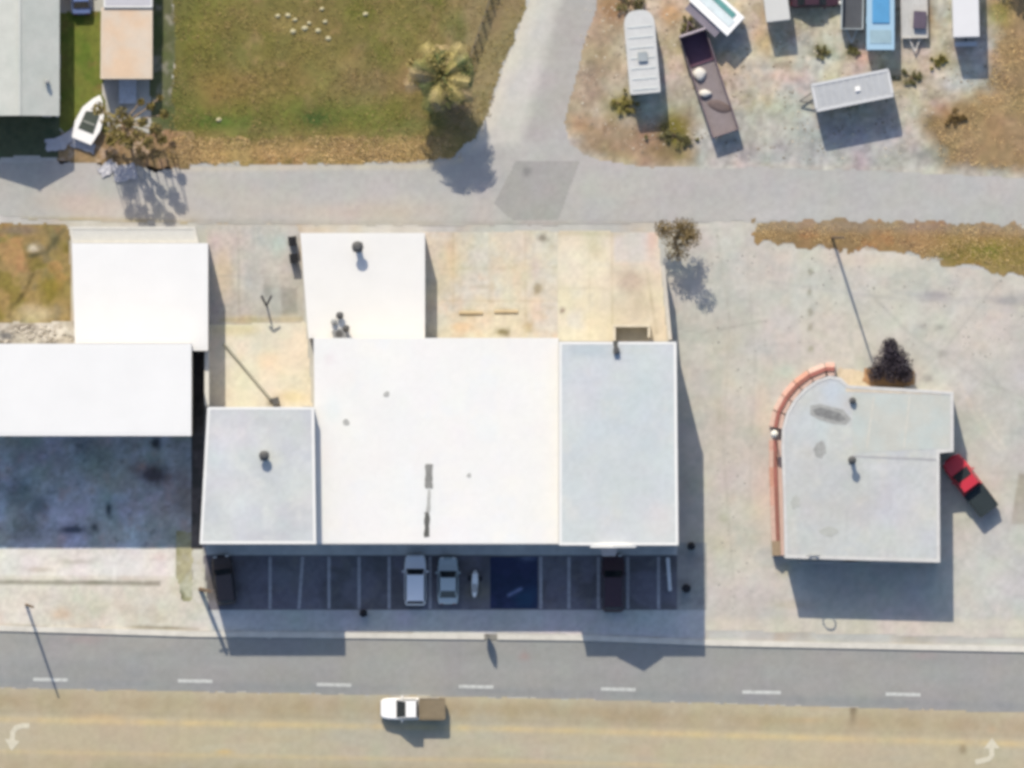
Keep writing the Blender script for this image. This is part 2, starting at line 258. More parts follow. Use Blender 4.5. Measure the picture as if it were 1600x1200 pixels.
# east forecourt
sheet('forecourt', [(1042, 350), (1180, 345), (1190, 378), (1300, 388), (1400, 392), (1480, 414), (1600, 434), (X1, 450), (X1, 1000), (1600, 998), (1100, 985), (1050, 985), (1052, 700), (1044, 536)], 0,
      C(206, 202, 193), cell=3, rag=1.2, alt=[(C(211, 206, 196), 70, 0, .3, .7), (C(190, 192, 184), 40, .1, .3, .6), (C(214, 204, 192), 30, .2, .3, .5)],
      areas=[([(1460, 560), (X1, 540), (X1, 760), (1600, 760), (1500, 700)], 20, C(197, 196, 190), .6), ([(1575, 838), (1592, 740), (X1, 740), (X1, 818), (1580, 820)], 2, C(172, 164, 150), .8), ([(1100, 965), (X1, 968), (X1, 1002), (1100, 990)], 5, C(217, 210, 194), .9), ([(1560, 820), (X1, 822), (X1, 960), (1500, 940)], 8, C(204, 204, 196), .6)],
      spots=[(1462, 462, 24, 7, C(170, 169, 168), .9), (1575, 470, 26, 10, C(168, 168, 168), .9), (1266, 425, 4, 6, C(160, 156, 140), .9), (1265, 456, 4, 7, C(160, 156, 140), .9), (1266, 488, 4, 6, C(160, 156, 140), .9), (1266, 512, 4, 6, C(160, 156, 140), .8), (1268, 545, 5, 5, C(164, 164, 140), .8),
             (1470, 512, 10, 5, C(165, 160, 154), .7), (1440, 510, 12, 4, C(176, 172, 168), .7), (1475, 552, 8, 7, C(166, 164, 158), .7), (1448, 592, 10, 6, C(150, 146, 144), .8), (1350, 405, 60, 12, C(218, 206, 190), .8), (1250, 400, 40, 10, C(212, 204, 190), .7), (1230, 580, 14, 12, C(194, 212, 198), .5), (1122, 640, 10, 26, C(190, 188, 168), .6), (1130, 810, 10, 8, C(180, 180, 160), .6), (1120, 850, 16, 20, C(204, 202, 178), .6),
             (1140, 530, 30, 30, C(198, 196, 184), .6), (1190, 780, 20, 60, C(220, 200, 184), .5), (1190, 640, 14, 40, C(218, 200, 182), .5), (1150, 900, 34, 60, C(212, 208, 194), .6), (1530, 880, 40, 40, C(206, 212, 204), .6), (1560, 600, 60, 20, C(208, 206, 200), .5), (1225, 890, 12, 14, C(196, 192, 160), .6), (1590, 900, 60, 60, C(206, 204, 200), .6), (1240, 945, 40, 8, C(196, 188, 168), .6)],
      lines=[([(1510, 440), (1470, 530), (1440, 600)], 4, C(214, 212, 204), .5), ([(1500, 600), (1540, 680), (1560, 700)], 4, C(214, 208, 196), .7), ([(1240, 350), (1250, 600)], 5, C(208, 206, 200), .5), ([(1310, 430), (1345, 540)], 12, C(210, 206, 198), .4), ([(1110, 380), (1115, 640), (1108, 960)], 8, C(208, 202, 192), .5), ([(1170, 1003), (1460, 1012)], 3, C(170, 160, 140), .8), ([(1330, 540), (1320, 440)], 3, C(186, 188, 178), .6), ([(1110, 955), (1110, 870)], 5, C(222, 214, 206), .6), ([(1560, 560), (1490, 640), (1600, 640)], 3, C(210, 208, 204), .5),
             ([(1520, 560), (1580, 620)], 3, C(184, 182, 176), .5), ([(1400, 455), (1600, 490)], 4, C(192, 191, 188), .5), ([(1330, 430), (1420, 520), (1540, 600), (1600, 620)], 2.2, C(180, 178, 170), .6), ([(1560, 440), (1480, 540), (1430, 590)], 2, C(182, 180, 172), .6), ([(1120, 360), (1140, 500), (1130, 700), (1150, 960)], 2, C(184, 182, 170), .6), ([(1165, 360), (1180, 560), (1170, 800)], 2, C(186, 183, 174), .5), ([(1200, 500), (1100, 520), (1060, 515)], 1.6, C(170, 168, 160), .6), ([(1500, 840), (1600, 900)], 2, C(186, 184, 176), .6), ([(1510, 880), (1590, 960)], 2, C(218, 216, 208), .6), ([(1530, 640), (1570, 700)], 3, C(222, 216, 204), .8), ([(1200, 440), (1420, 470), (1560, 465)], 2.5, C(188, 186, 182), .6)], grain=.06, chroma=.03, mottle=.04, mcell=50)
# ground in front of the big white building (mostly in its shade)
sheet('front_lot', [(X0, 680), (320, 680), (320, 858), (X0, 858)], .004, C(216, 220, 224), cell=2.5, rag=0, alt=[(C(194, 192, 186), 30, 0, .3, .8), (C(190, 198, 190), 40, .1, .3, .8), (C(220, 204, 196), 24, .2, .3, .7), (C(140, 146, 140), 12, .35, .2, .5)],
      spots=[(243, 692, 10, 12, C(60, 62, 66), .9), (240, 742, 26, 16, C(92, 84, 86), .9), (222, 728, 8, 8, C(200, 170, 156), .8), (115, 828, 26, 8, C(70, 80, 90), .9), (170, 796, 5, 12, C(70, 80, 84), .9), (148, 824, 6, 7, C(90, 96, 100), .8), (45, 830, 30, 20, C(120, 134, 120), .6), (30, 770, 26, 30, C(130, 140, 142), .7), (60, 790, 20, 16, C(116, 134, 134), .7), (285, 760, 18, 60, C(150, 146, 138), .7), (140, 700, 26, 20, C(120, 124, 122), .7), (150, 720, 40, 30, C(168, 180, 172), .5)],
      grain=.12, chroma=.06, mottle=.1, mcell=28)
walk_t = [(X0, 858), (276, 857)]; walk_b = [(276, 905), (X0, 902)]
def kerb_y(x): return float(np.interp(x, [X0, 0, 300, 620, 910, 1110, 1600, X1], [968, 977, 986, 989, 992, 1000, 1010, 1017]))
sheet('pavement', [(X0, 858), (276, 858), (276, 905), (300, 905), (316, 905), (330, 953), (1055, 953), (1102, 953), (1102, kerb_y(1102)), (910, kerb_y(910)), (620, kerb_y(620)), (300, kerb_y(300)), (0, kerb_y(0)), (X0, kerb_y(X0))], .012, C(228, 222, 208), cell=2.5, rag=0,
      alt=[(C(222, 210, 194), 40, .1, .3, .7), (C(214, 216, 198), 30, .15, .3, .6)],
      areas=[([(X0, 856), (272, 856), (272, 900), (X0, 898)], 2, C(238, 234, 226), .95), ([(X0, 904), (250, 908), (250, 915), (X0, 911)], 2, C(160, 156, 140), .9), ([(330, 940), (1102, 940), (1102, 1000), (330, 995)], 3, C(212, 212, 210), .95)],  # dark middle band is the kerb edge's shade, painted in
      spots=[(95, 960, 20, 10, C(224, 196, 168), .7), (60, 930, 30, 12, C(220, 206, 196), .6), (150, 945, 30, 16, C(214, 212, 188), .6), (150, 910, 20, 3, C(138, 140, 120), .7), (60, 890, 24, 5, C(200, 188, 170), .6), (120, 878, 26, 4, C(188, 184, 168), .6), (250, 870, 16, 8, C(228, 214, 204), .6)],
      lines=[([(0, 977), (55, 980)], 2.6, C(140, 130, 110), .9), ([(200, 979), (310, 983)], 2.6, C(150, 140, 116), .9)], grain=.07, chroma=.035)
sheet('alley_shade', [(299, 540), (321, 540), (316, 858), (299, 858)], .02, C(120, 112, 108), cell=2.5, alt=[(C(90, 88, 84), 30, 0, .3, .8)], grain=.12)  # dark strip painting in the shade between the two buildings
sheet('grass_strip', [(276, 830), (302, 832), (302, 905), (300, 940), (284, 942), (276, 905)], .016, C(188, 184, 150), cell=2.5, rag=2, alt=[(C(206, 204, 186), 20, 0, .3, .8), (C(160, 156, 112), 16, .1, .3, .7)], spots=[(283, 930, 4, 10, C(110, 112, 80), .9)], grain=.12, bump=.7)
sheet('white_apron', [(302, 858), (318, 858), (318, 948), (302, 940)], .02, C(224, 222, 210), cell=2.5, rag=1.5, alt=[(C(206, 204, 178), 20, 0, .3, .7)])
# parking bays
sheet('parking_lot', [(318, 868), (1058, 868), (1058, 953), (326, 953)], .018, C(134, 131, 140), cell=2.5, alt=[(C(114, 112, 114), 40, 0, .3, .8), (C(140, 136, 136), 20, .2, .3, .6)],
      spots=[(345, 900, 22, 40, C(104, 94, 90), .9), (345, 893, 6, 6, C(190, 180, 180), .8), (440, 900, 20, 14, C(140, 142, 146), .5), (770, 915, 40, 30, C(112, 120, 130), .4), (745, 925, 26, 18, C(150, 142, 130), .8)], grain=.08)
sheet('parking_side', [(1050, 848), (1104, 848), (1104, 953), (1058, 953), (1058, 868), (1050, 868)], .016, C(180, 180, 176), cell=2.5, alt=[(C(160, 160, 158), 26, 0, .3, .8)], grain=.06)
# main road: asphalt lane then pale concrete lanes
def seam_y(x): return float(np.interp(x, [X0, 0, 300, 800, 1600, X1], [1066, 1074, 1080, 1089, 1113, 1123]))
kx = [X0, 0, 300, 620, 910, 1110, 1600, X1]
sheet('road_asphalt', [(x, kerb_y(x) + 9) for x in kx] + [(x, seam_y(x)) for x in kx[::-1]], -.006 + .014, C(163, 163, 160), cell=3, rag=1.6, ragcell=14, sx=.25, alt=[(C(156, 157, 155), 60, 0, .4, .7), (C(172, 170, 165), 50, .15, .3, .6)],
      lines=[([(x, seam_y(x) - 9) for x in kx], 7, C(150, 153, 154), .75), ([(x, kerb_y(x) + 50) for x in kx], 12, C(170, 171, 169), .5)], spots=[(600, 1020, 60, 20, C(170, 170, 162), .6), (130, 1000, 30, 8, C(176, 160, 158), .5), (1440, 1025, 20, 6, C(170, 156, 158), .5), (820, 1026, 8, 6, C(172, 150, 146), .6)], grain=.035, chroma=.015, mottle=.025, bump=.15)
kx2 = [X0, 0, 300, 800, 1600, X1]
sheet('road_concrete', [(x, seam_y(x)) for x in kx2] + [(X1, 1300), (X0, 1260)], .003, C(196, 184, 156), cell=3, rag=1.6, ragcell=14, sx=.2, alt=[(C(190, 186, 168), 60, 0, .4, .7), (C(199, 190, 164), 26, .1, .3, .7)],
      lines=[([(x, seam_y(x) + 22) for x in kx2], 18, C(180, 164, 132), .9), ([(x, seam_y(x) + 50) for x in kx2], 5, C(220, 198, 150), .85), ([(x, seam_y(x) + 37) for x in kx2], 3.5, C(180, 168, 140), .6), ([(x, seam_y(x) + 100) for x in kx2], 3.5, C(216, 196, 152), .75),
             ([(x, seam_y(x) + 125) for x in kx2], 20, C(180, 168, 137), .9)],
      spots=[(1333, 1112, 5, 22, C(112, 98, 82), .9), (1505, 1170, 6, 9, C(160, 144, 116), .9), (1550, 1140, 8, 6, C(220, 190, 160), .7), (130, 1180, 40, 8, C(200, 178, 152), .6), (350, 1175, 14, 4, C(222, 192, 130), .8), (160, 1120, 30, 6, C(212, 186, 144), .7), (1250, 1125, 50, 5, C(206, 178, 136), .6)], grain=.035, chroma=.02, mottle=.02, bump=.15)  # first spot is a pole's shadow painted on the road
# kerb stones, cast in lengths
def kerb(x0, x1, name='kerb'):
    mb = MB(); pts = [x0] + [x for x in kx if x0 < x < x1] + [x1]
    for a, b in zip(pts[:-1], pts[1:]):
        mb.prism([W(a, kerb_y(a)), W(b, kerb_y(b)), W(b, kerb_y(b) + 9), W(a, kerb_y(a) + 9)], -.02, .13)
    o = mb.build(name, mat('kerb_concrete', C(230, 226, 215), var=.12, scale=.8, bump=.2)); o['kind'] = 'structure'; return o
kerb(X0, 757); kerb(777, X1)
MB().prism([W(757, kerb_y(757) + 1), W(777, kerb_y(777) + 1), W(777, kerb_y(777) + 9), W(757, kerb_y(757) + 9)], -.02, .05).build('kerb', mat('dirty_kerb', C(150, 148, 140)))['kind'] = 'structure'
# ---- painted markings
paint = mat('road_paint', C(210, 212, 208), var=.2, scale=3, fine=.2)
dpaint = mat('bay_paint', C(196, 194, 198), var=.2, scale=3, fine=.2)
def flat(name, polys, z, m, parent=None):
    mb = MB()
    for p in polys: mb.prism([W(*q) for q in p], z - .003, z)
    return mb.build(name, m, parent)
for i, x in enumerate([-145, 79, 305, 522, 744, 966, 1190, 1411, 1632]):
    hw = 27 if i != 6 else 30
    y = float(np.interp(x, [0, 80, 300, 522, 742, 967, 1200, 1410, 1650], [1060, 1062, 1064, 1070, 1073, 1077, 1082, 1085, 1090]))
    o = flat('lane_dash', [[(x - hw, y - 3), (x + hw, y - 2), (x + hw, y + 3), (x - hw, y + 2)]], .014, paint); o['kind'] = 'structure'
ap = mat('arrow_paint', C(224, 217, 195), var=.1, scale=3)
# curved turn arrows in the centre lane
def arrow(pts, wd, head, name):
    mb = MB(); L_ = []; R_ = []
    for i, p in enumerate(pts):
        a = Vector(pts[max(i - 1, 0)]); b = Vector(pts[min(i + 1, len(pts) - 1)]); d = (b - a).normalized(); n = Vector((-d.y, d.x)) * wd / 2
        L_.append((p[0] + n.x, p[1] + n.y)); R_.append((p[0] - n.x, p[1] - n.y))
    mb.prism([W(*q) for q in L_ + R_[::-1]], .011, .016)
    mb.prism([W(*q) for q in head], .0105, .0155)
    o = mb.build(name, ap); o['kind'] = 'structure'
arrow([(46, 1134), (34, 1134), (25, 1137), (20, 1144), (19, 1158)], 8, [(7, 1154), (31, 1158), (18, 1173)], 'turn_arrow')
arrow([(1549, 1168), (1550, 1180), (1545, 1186), (1536, 1188), (1524, 1191)], 8, [(1537, 1170), (1562, 1169), (1550, 1153)], 'turn_arrow')
for i, x in enumerate([422, 470, 514, 561, 608, 672, 845, 889, 935, 981, 1029]):
    s = -3 if x == 470 else 0
    o = flat('bay_line', [[(x - 2.3 - s, 870), (x + 2.3 - s, 870), (x + 2.3 + s, 951), (x - 2.3 + s, 951)]], .024, dpaint); o['kind'] = 'structure'
o = sheet('accessible_bay_paint', [(766, 870), (840, 870), (840, 951), (766, 951)], .0225, C(62, 70, 104), cell=2.5, alt=[(C(50, 64, 92), 26, 0, .3, .8)], spots=[(822, 872, 12, 5, C(130, 140, 170), .7), (820, 935, 18, 16, C(48, 84, 112), .7)], lines=[([(795, 930), (814, 920)], 2.5, C(150, 165, 205), .8)], grain=.08)
# ------------------------------------------------------------------ buildings
wht = mat('white_membrane', C(247, 246, 243), var=.022, scale=.5, col2=C(247, 246, 242), fine=.015, rough=.7)
wht2 = mat('white_roof_coating', C(249, 249, 248), var=.02, scale=.4, col2=C(250, 250, 249), fine=.012, rough=.7)
greyr = mat('grey_blue_roof', C(213, 218, 219), var=.04, scale=.5, col2=C(219, 221, 223), fine=.02)
greyr2 = mat('pale_grey_roof', C(212, 214, 217), var=.05, scale=.6, col2=C(219, 223, 219), fine=.03)
coping = mat('white_coping', C(250, 250, 247), var=.03, fine=.02)
stucco = mat('cream_stucco', C(206, 198, 184), var=.06, bump=.2); glass = mat('dark_window_glass', (.02, .025, .03), rough=.15, var=.02, spec=.5)
frame_m = mat('window_frame_metal', (.45, .45, .46), rough=.5, var=.02); door_m = mat('door_paint', (.2, .22, .24), var=.03)
def P(poly, z): return [W(x, y, z) for x, y in poly]
def inset(poly, d):
    n = len(poly); a = sum(poly[i][0] * poly[(i + 1) % n][1] - poly[(i + 1) % n][0] * poly[i][1] for i in range(n)); s = 1 if a > 0 else -1; out = []
    for i in range(n):
        p0, p1, p2 = Vector(poly[i - 1]), Vector(poly[i]), Vector(poly[(i + 1) % n]); d1 = (p1 - p0).normalized(); d2 = (p2 - p1).normalized()
        n1 = Vector((-d1.y, d1.x)) * s; n2 = Vector((-d2.y, d2.x)) * s; b = (n1 + n2); b = b / max(b.dot(n1), .3); out.append((p1.x + b.x * d, p1.y + b.y * d))
    return out
def building(root, poly, h, roofm, par=.35, parw=.25, parm=None, wallm=None, sides=None):
    """walls up to the roof deck, the roof deck, and a raised coping on each given side"""
    Q = P(poly, h); inner = inset(Q, parw)
    MB().prism(inset(Q, .03), -.02, h - par).build('wall', wallm or stucco, root)
    MB().prism(inset(Q, parw - .01), h - par + .002, h - par + .08).build('roof', roofm, root)
    n = len(Q)
    for i in range(n):
        if sides and i not in sides: top = h - par + .11
        else: top = h
        j = (i + 1) % n
        MB().prism([Q[i], Q[j], inner[j], inner[i]], h - par - .25, top).build('coping', parm or coping, root)
def front(root, xs, y, h, kinds, face=.06):
    """doors and windows on a south wall at photo line y"""
    for x0, x1, z0, z1, kd in kinds:
        a = W(x0, y); b = W(x1, y); yy = a[1]
        f = MB(); t = .09
        f.box(a[0], b[0], yy - face, yy + .05, z1 - t, z1).box(a[0], b[0], yy - face, yy + .05, z0, z0 + t).box(a[0], a[0] + t, yy - face, yy + .05, z0 + t, z1 - t).box(b[0] - t, b[0], yy - face, yy + .05, z0 + t, z1 - t)
        fo = f.build('door' if kd == 'd' else 'window', frame_m, root)
        MB().box(a[0] + t, b[0] - t, yy - face * .5, yy + .04, z0 + t, z1 - t).build('pane', glass, fo)
        if kd == 'd': MB().box(b[0] - t - .12, b[0] - t - .08, yy - face - .05, yy - face * .5, z0 + 1.0, z0 + 1.3).build('handle', frame_m, fo)
# walkway in front of the shops
MB().prism([W(322, 849), W(1058, 849), W(1058, 867), W(322, 867)], -.02, .14).build('shop_walkway', mat('walkway_concrete', C(222, 222, 218), var=.1, scale=1.2))['kind'] = 'structure'
# -- middle white shop building
b = thing('shop_building', 'white flat-roofed building in the middle of the shop row with a north wing', 'building', (0, 0, 0))
building(b, [(490, 528), (873, 528), (873, 850), (494, 850)], 6.4, wht, par=.07, parm=wht)
building(b, [(469, 364), (664, 364), (664, 528.5), (482, 528.5)], 3.5, wht, par=.07, parm=wht)
shops = [(500 + 46 * i, 540 + 46 * i, .3, 2.9, 'w') for i in range(8)]
front(b, 0, 850, 6.4, [(x0, x1 if i % 2 else x0 + 18, z0, z1, 'w' if i % 2 else 'd') for i, (x0, x1, z0, z1, k) in enumerate(shops)] + [(520 + 60 * i, 545 + 60 * i, 4.0, 5.3, 'w') for i in range(6)])
tar = mat('tar_patch', C(150, 150, 146), var=.2, scale=3, fine=.12); tar2 = mat('dark_tar_patch', C(104, 104, 100), var=.2, scale=3, fine=.15); tar3 = mat('pale_tar_patch', C(192, 192, 188), var=.15, scale=3)
def rpatch(name, poly, z, m, root, jag=1.2):
    pts = []
    for i in range(len(poly)):
        a, c = poly[i], poly[(i + 1) % len(poly)]; n = max(1, int(math.dist(a, c) / 5))
        for k in range(n): t = k / n; pts.append((a[0] + (c[0] - a[0]) * t + random.uniform(-jag, jag), a[1] + (c[1] - a[1]) * t + random.uniform(-jag, jag)))
    return MB().prism(P(pts, z), z, z + .012).build(name, m, root)
sheet('roof_membrane', [(491, 529), (872, 529), (872, 849), (495, 849)], 6.414, C(249, 248, 245), cell=3, alt=[(C(251, 250, 245), 60, 0, .3, .7), (C(246, 247, 247), 40, .15, .3, .6)], spots=[(520, 640, 14, 26, C(238, 245, 243), .6), (515, 560, 10, 10, C(241, 233, 233), .6), (670, 780, 16, 70, C(242, 242, 239), .5), (600, 640, 30, 20, C(244, 244, 241), .5)], grain=.012, chroma=.008, mottle=.012, kind=None, parent=b, fine=.02, rough=.75, bump=.05)
rz = 6.418
rpatch('roof_patch', [(665, 726), (677, 726), (676, 764), (664, 764)], rz, tar, b)
rpatch('roof_patch', [(668, 765), (673, 765), (672, 800), (666, 800)], rz, tar3, b, .8)
rpatch('roof_patch', [(663, 800), (671, 800), (672, 839), (663, 839)], rz, tar2, b)
for x, y, s, m in [(604, 616, 5, tar3), (541, 660, 5, tar3), (733, 743, 4, tar3)]:
    rpatch('roof_patch', [(x + s * math.cos(t), y + s * math.sin(t)) for t in [k * math.pi / 4 for k in range(8)]], rz, m, b, .8)
# rooftop plant on the wing: separate units standing on the roof
metal = mat('galvanised_metal', C(176, 178, 178), rough=.5, var=.08, metal=.2); dmetal = mat('dark_metal', C(96, 96, 96), rough=.6, var=.1)
def roof_vent(px, py, z, s, hgt, label, m=dmetal, cap=True):
    x, y = W(px, py, z); r = thing('roof_vent', label, 'roof vent', (x, y, z))
    MB().tube([(0, 0, 0), (0, 0, hgt)], s * .35, 12).build('pipe', metal, r)
    if cap: MB().tube([(0, 0, hgt - .05), (0, 0, hgt + .08), (0, 0, hgt + .3)], [s * .62, s * .6, s * .25], 14).build('cowl', m, r)
    MB().box(-s * .5, s * .5, -s * .5, s * .5, 0, .08).build('flashing', metal, r)
    return r
def ac_unit(px, py, z, lx, ly, hgt, rot, label, m=metal):
    x, y = W(px, py, z); r = thing('air_conditioner', label, 'air conditioner', (x, y, z), rot)
    MB().box(-lx / 2, lx / 2, -ly / 2, ly / 2, .12, hgt).build('casing', m, r, bevel=.03)
    MB().box(-lx / 2, lx / 2, -ly / 2 + .1, -ly / 2 + .2, 0, .118).box(-lx / 2, lx / 2, ly / 2 - .2, ly / 2 - .1, 0, .118).build('skid', dmetal, r)
    MB().tube([(0, 0, hgt + .002), (0, 0, hgt + .06)], min(lx, ly) * .36, 16).build('fan_guard', dmetal, r)
    g_ = MB()
    for k in range(5): g_.box(-lx / 2 - .02, -lx / 2 - .001, -ly / 2 + .08, ly / 2 - .08, .25 + k * (hgt - .35) / 5, .29 + k * (hgt - .35) / 5)
    g_.build('louvre', dmetal, r)
    return r
roof_vent(559, 386, 3.43, .85, 1.35, 'dark capped vent near the north end of the white wing roof')
ac_unit(530, 522, 3.43, 1.1, .9, .9, .25, 'grey box unit with fan on the white wing roof, south of the round vents', mat('unit_grey', C(150, 152, 154), rough=.6))
roof_vent(531, 493, 3.43, .55, .6, 'small dark vent north of the box unit on the white wing roof')
roof_vent(541, 513, 3.43, .5, .9, 'short dark vent touching the north side of the box unit on the white wing')
roof_vent(522, 503, 3.43, .45, .4, 'low pale vent beside the box unit on the white wing roof', metal)
# -- west grey shop building
b = thing('shop_building', 'pale grey flat-roofed shop building west of the white one with a dark roof vent', 'building')
building(b, [(324, 636), (491, 636), (494, 850), (312, 850)], 8.15, greyr2, par=.1)
sheet('roof_membrane', [(329, 641), (487, 641), (489, 845), (317, 845)], 8.137, C(213, 216, 217), cell=2.5, alt=[(C(206, 209, 213), 50, 0, .3, .7), (C(224, 226, 224), 26, .15, .3, .7)], spots=[(370, 790, 22, 26, C(226, 230, 228), .6), (452, 700, 26, 20, C(206, 208, 214), .6), (425, 716, 18, 12, C(220, 220, 214), .6), (350, 700, 20, 30, C(220, 218, 226), .5), (400, 660, 40, 8, C(204, 206, 208), .6)], lines=[([(425, 715), (470, 700)], 1.5, C(196, 198, 200), .6), ([(340, 720), (400, 650)], 3, C(224, 226, 224), .5), ([(350, 800), (420, 700)], 2.5, C(204, 206, 208), .4)], grain=.03, chroma=.02, mottle=.03, kind=None, parent=b, fine=.02, rough=.8, bump=.1)
front(b, 0, 850, 8.1, [(330, 348, .3, 2.6, 'd'), (352, 392, .3, 2.9, 'w'), (400, 440, .3, 2.9, 'w'), (446, 464, .3, 2.6, 'd'), (340, 365, 4.6, 6, 'w'), (400, 425, 4.6, 6, 'w'), (450, 475, 4.6, 6, 'w')])
roof_vent(413, 712, 8.13, .75, .75, 'dark vent alone on the west pale grey shop roof')
# -- east grey shop building
b = thing('shop_building', 'blue-grey flat-roofed shop building at the east end of the row with a pointed front gable', 'building')
building(b, [(873.5, 534), (1057, 534), (1060, 852), (873.5, 852)], 8.1, greyr, par=.1)
sheet('roof_membrane', [(878, 539), (1052, 539), (1055, 847), (878, 847)], 8.087, C(214, 220, 221), cell=2.5, alt=[(C(208, 215, 219), 70, 0, .3, .7), (C(220, 222, 220), 40, .15, .3, .7)], spots=[(925, 548, 34, 10, C(196, 206, 212), .9), (1005, 600, 30, 26, C(206, 216, 216), .6), (900, 640, 20, 50, C(220, 222, 222), .6), (1030, 820, 30, 26, C(222, 220, 218), .7), (975, 740, 50, 30, C(206, 212, 212), .5), (1000, 548, 30, 6, C(212, 216, 214), .6)], grain=.03, chroma=.015, mottle=.02, kind=None, parent=b, fine=.02, rough=.8, bump=.1)
front(b, 0, 852, 8.1, [(880, 898, .3, 2.6, 'd'), (902, 930, .3, 2.9, 'w'), (945, 963, .3, 2.7, 'd'), (972, 1005, .3, 2.9, 'w'), (1012, 1050, .3, 2.9, 'w'), (885, 910, 4.6, 6, 'w'), (1000, 1030, 4.6, 6, 'w')])
pa = W(922, 852, 8.1); pb = W(994, 852, 8.1)
MB().add([(pa[0], pa[1] - .2, 8.02), (pb[0], pa[1] - .2, 8.02), ((pa[0] + pb[0]) / 2, pa[1] - .2, 9.0), (pa[0], pa[1] - .03, 8.02), (pb[0], pa[1] - .03, 8.02), ((pa[0] + pb[0]) / 2, pa[1] - .03, 9.0)],
         [[0, 1, 2], [5, 4, 3], [0, 3, 4, 1], [1, 4, 5, 2], [2, 5, 3, 0]]).build('gable', coping, b)
MB().prism([W(937, 853, 3), W(966, 853, 3), W(962, 869, 3), W(941, 869, 3)], 3.0, 3.15).build('porch_canopy', mat('porch_canopy', C(236, 226, 224)), b)
rpatch('roof_patch', [(958, 533), (966, 533), (966, 552), (960, 552)], 8.09, tar2, b)
ac_unit(963, 548, 8.08, .5, .6, .45, 0, 'small dark box at the north edge of the blue-grey roof', dmetal)
# -- big white building on the west side
b = thing('warehouse', 'large bright white flat-roofed building on the west side, in a stepped L shape', 'building')
building(b, [(-260, 537), (299, 537), (299, 681), (-260, 681)], 8.1, wht2, par=.07, parm=wht2)
building(b, [(112, 380), (325, 380), (325, 548), (299.5, 548), (299.5, 536.5), (117, 536.5)], 4.7, wht2, par=.07, parm=wht2)
building(b, [(108, 354), (305, 354), (311, 379.7), (112, 379.7)], 3.4, mat('lower_grey_roof', C(217, 217, 212), var=.05, scale=1.5), par=.12, parm=mat('grey_edge', C(224, 222, 214)))
front(b, 0, 681, 8, [(20 + 70 * i, 60 + 70 * i, .9, 2.6, 'w') for i in range(3)] + [(236, 254, .05, 2.3, 'd')])
# -- walls of the yards
wallw = mat('white_wall', C(236, 235, 228), var=.06, scale=2)
def wall(pts, wd, h, label, m=wallw, name='yard_wall'):
    r = thing(name, label, 'wall')
    for a, c in zip(pts[:-1], pts[1:]):
        p = W(*a, h); q = W(*c, h)
        MB().bar((p[0], p[1], h / 2 - .01), (q[0], q[1], h / 2 - .01), wd, h).build('wall_length', m, r)
        MB().bar((p[0], p[1], h + .03), (q[0], q[1], h + .03), wd + .04, .06).build('coping', m, r)
    return r
wall([(323, 549), (323, 634)], .35, 3.2, 'tall white wall closing the west side of the cream yard')
0 and wall([(327, 511), (462, 506)], .2, .35, 'low cream kerb wall along the north edge of the cream yard', mat('cream_wall', C(232, 222, 196)))
wall([(1036, 415), (1047, 531)], .3, 3.1, 'slanting pale wall on the east side of the sandy yard', mat('sand_wall', C(214, 208, 196)))
b = thing('garden_shed', 'small lean-to with open top against the north wall of the blue-grey shop building', 'shed')
sh = mat('shed_cream', C(222, 214, 196), var=.08)
for (x0, y0, x1, y1) in [(958, 507, 1016, 511), (958, 511.5, 962, 532), (1012, 511.5, 1016, 527)]:
    MB().prism(P([(x0, y0), (x1, y0), (x1, y1), (x0, y1)], 1.1), 0, 1.1).build('wall', sh, b)
MB().prism([W(962.5, 512), W(1011.5, 512), W(1011.5, 531), W(962.5, 531)], .02, .06).build('floor_slab', mat('shed_floor', C(190, 184, 166)), b)
# -- house with pitched grey roof, top left
b = thing('house', 'house with a wide pale grey pitched roof in the top left corner', 'house')
def gable(root, x0, x1, y0, y1, he, hr, xr, rm, wm=stucco):
    a = W(x0, y0, he); c = W(x1, y1, he); r_ = W(xr, y1, hr); t = .12
    wx0, wx1, wy1, wy0 = a[0] + .35, c[0] - .35, a[1] - .35, c[1] + .35
    f = lambda x: he + (hr - he) * ((x - a[0]) / (r_[0] - a[0]) if x < r_[0] else (c[0] - x) / (c[0] - r_[0]))
    MB().add([(wx0, wy0, 0), (wx1, wy0, 0), (wx1, wy0, f(wx1) - .15), (r_[0], wy0, hr - .15), (wx0, wy0, f(wx0) - .15), (wx0, wy1, 0), (wx1, wy1, 0), (wx1, wy1, f(wx1) - .15), (r_[0], wy1, hr - .15), (wx0, wy1, f(wx0) - .15)],
             [[0, 1, 2, 3, 4], [9, 8, 7, 6, 5], [0, 5, 6, 1], [1, 6, 7, 2], [4, 9, 5, 0], [2, 7, 8, 3], [3, 8, 9, 4]]).build('wall', wm, root)
    for (xa, za, xb, zb, nm) in [(a[0], he, r_[0], hr, 'roof'), (r_[0] + .001, hr, c[0], he, 'roof')]:
        MB().add([(xa, c[1], za - t), (xb, c[1], zb - t), (xb, a[1], zb - t), (xa, a[1], za - t), (xa, c[1], za), (xb, c[1], zb), (xb, a[1], zb), (xa, a[1], za)],
                 [[3, 2, 1, 0], [4, 5, 6, 7], [0, 1, 5, 4], [1, 2, 6, 5], [2, 3, 7, 6], [3, 0, 4, 7]]).build(nm, rm, root)
    MB().bar((r_[0], c[1], hr + .03), (r_[0], a[1], hr + .03), .3, .06).build('ridge', rm, root)
gable(b, -60, 93, -110, 181, 3.9, 5.3, 30, mat('pale_grey_shingle', C(205, 209, 202), var=.06, scale=1.0, fine=.05, col2=C(211, 213, 206)))
roof_vent(74, 128, 4.5, .35, .35, 'small vent on the pale grey pitched roof of the corner house', metal)
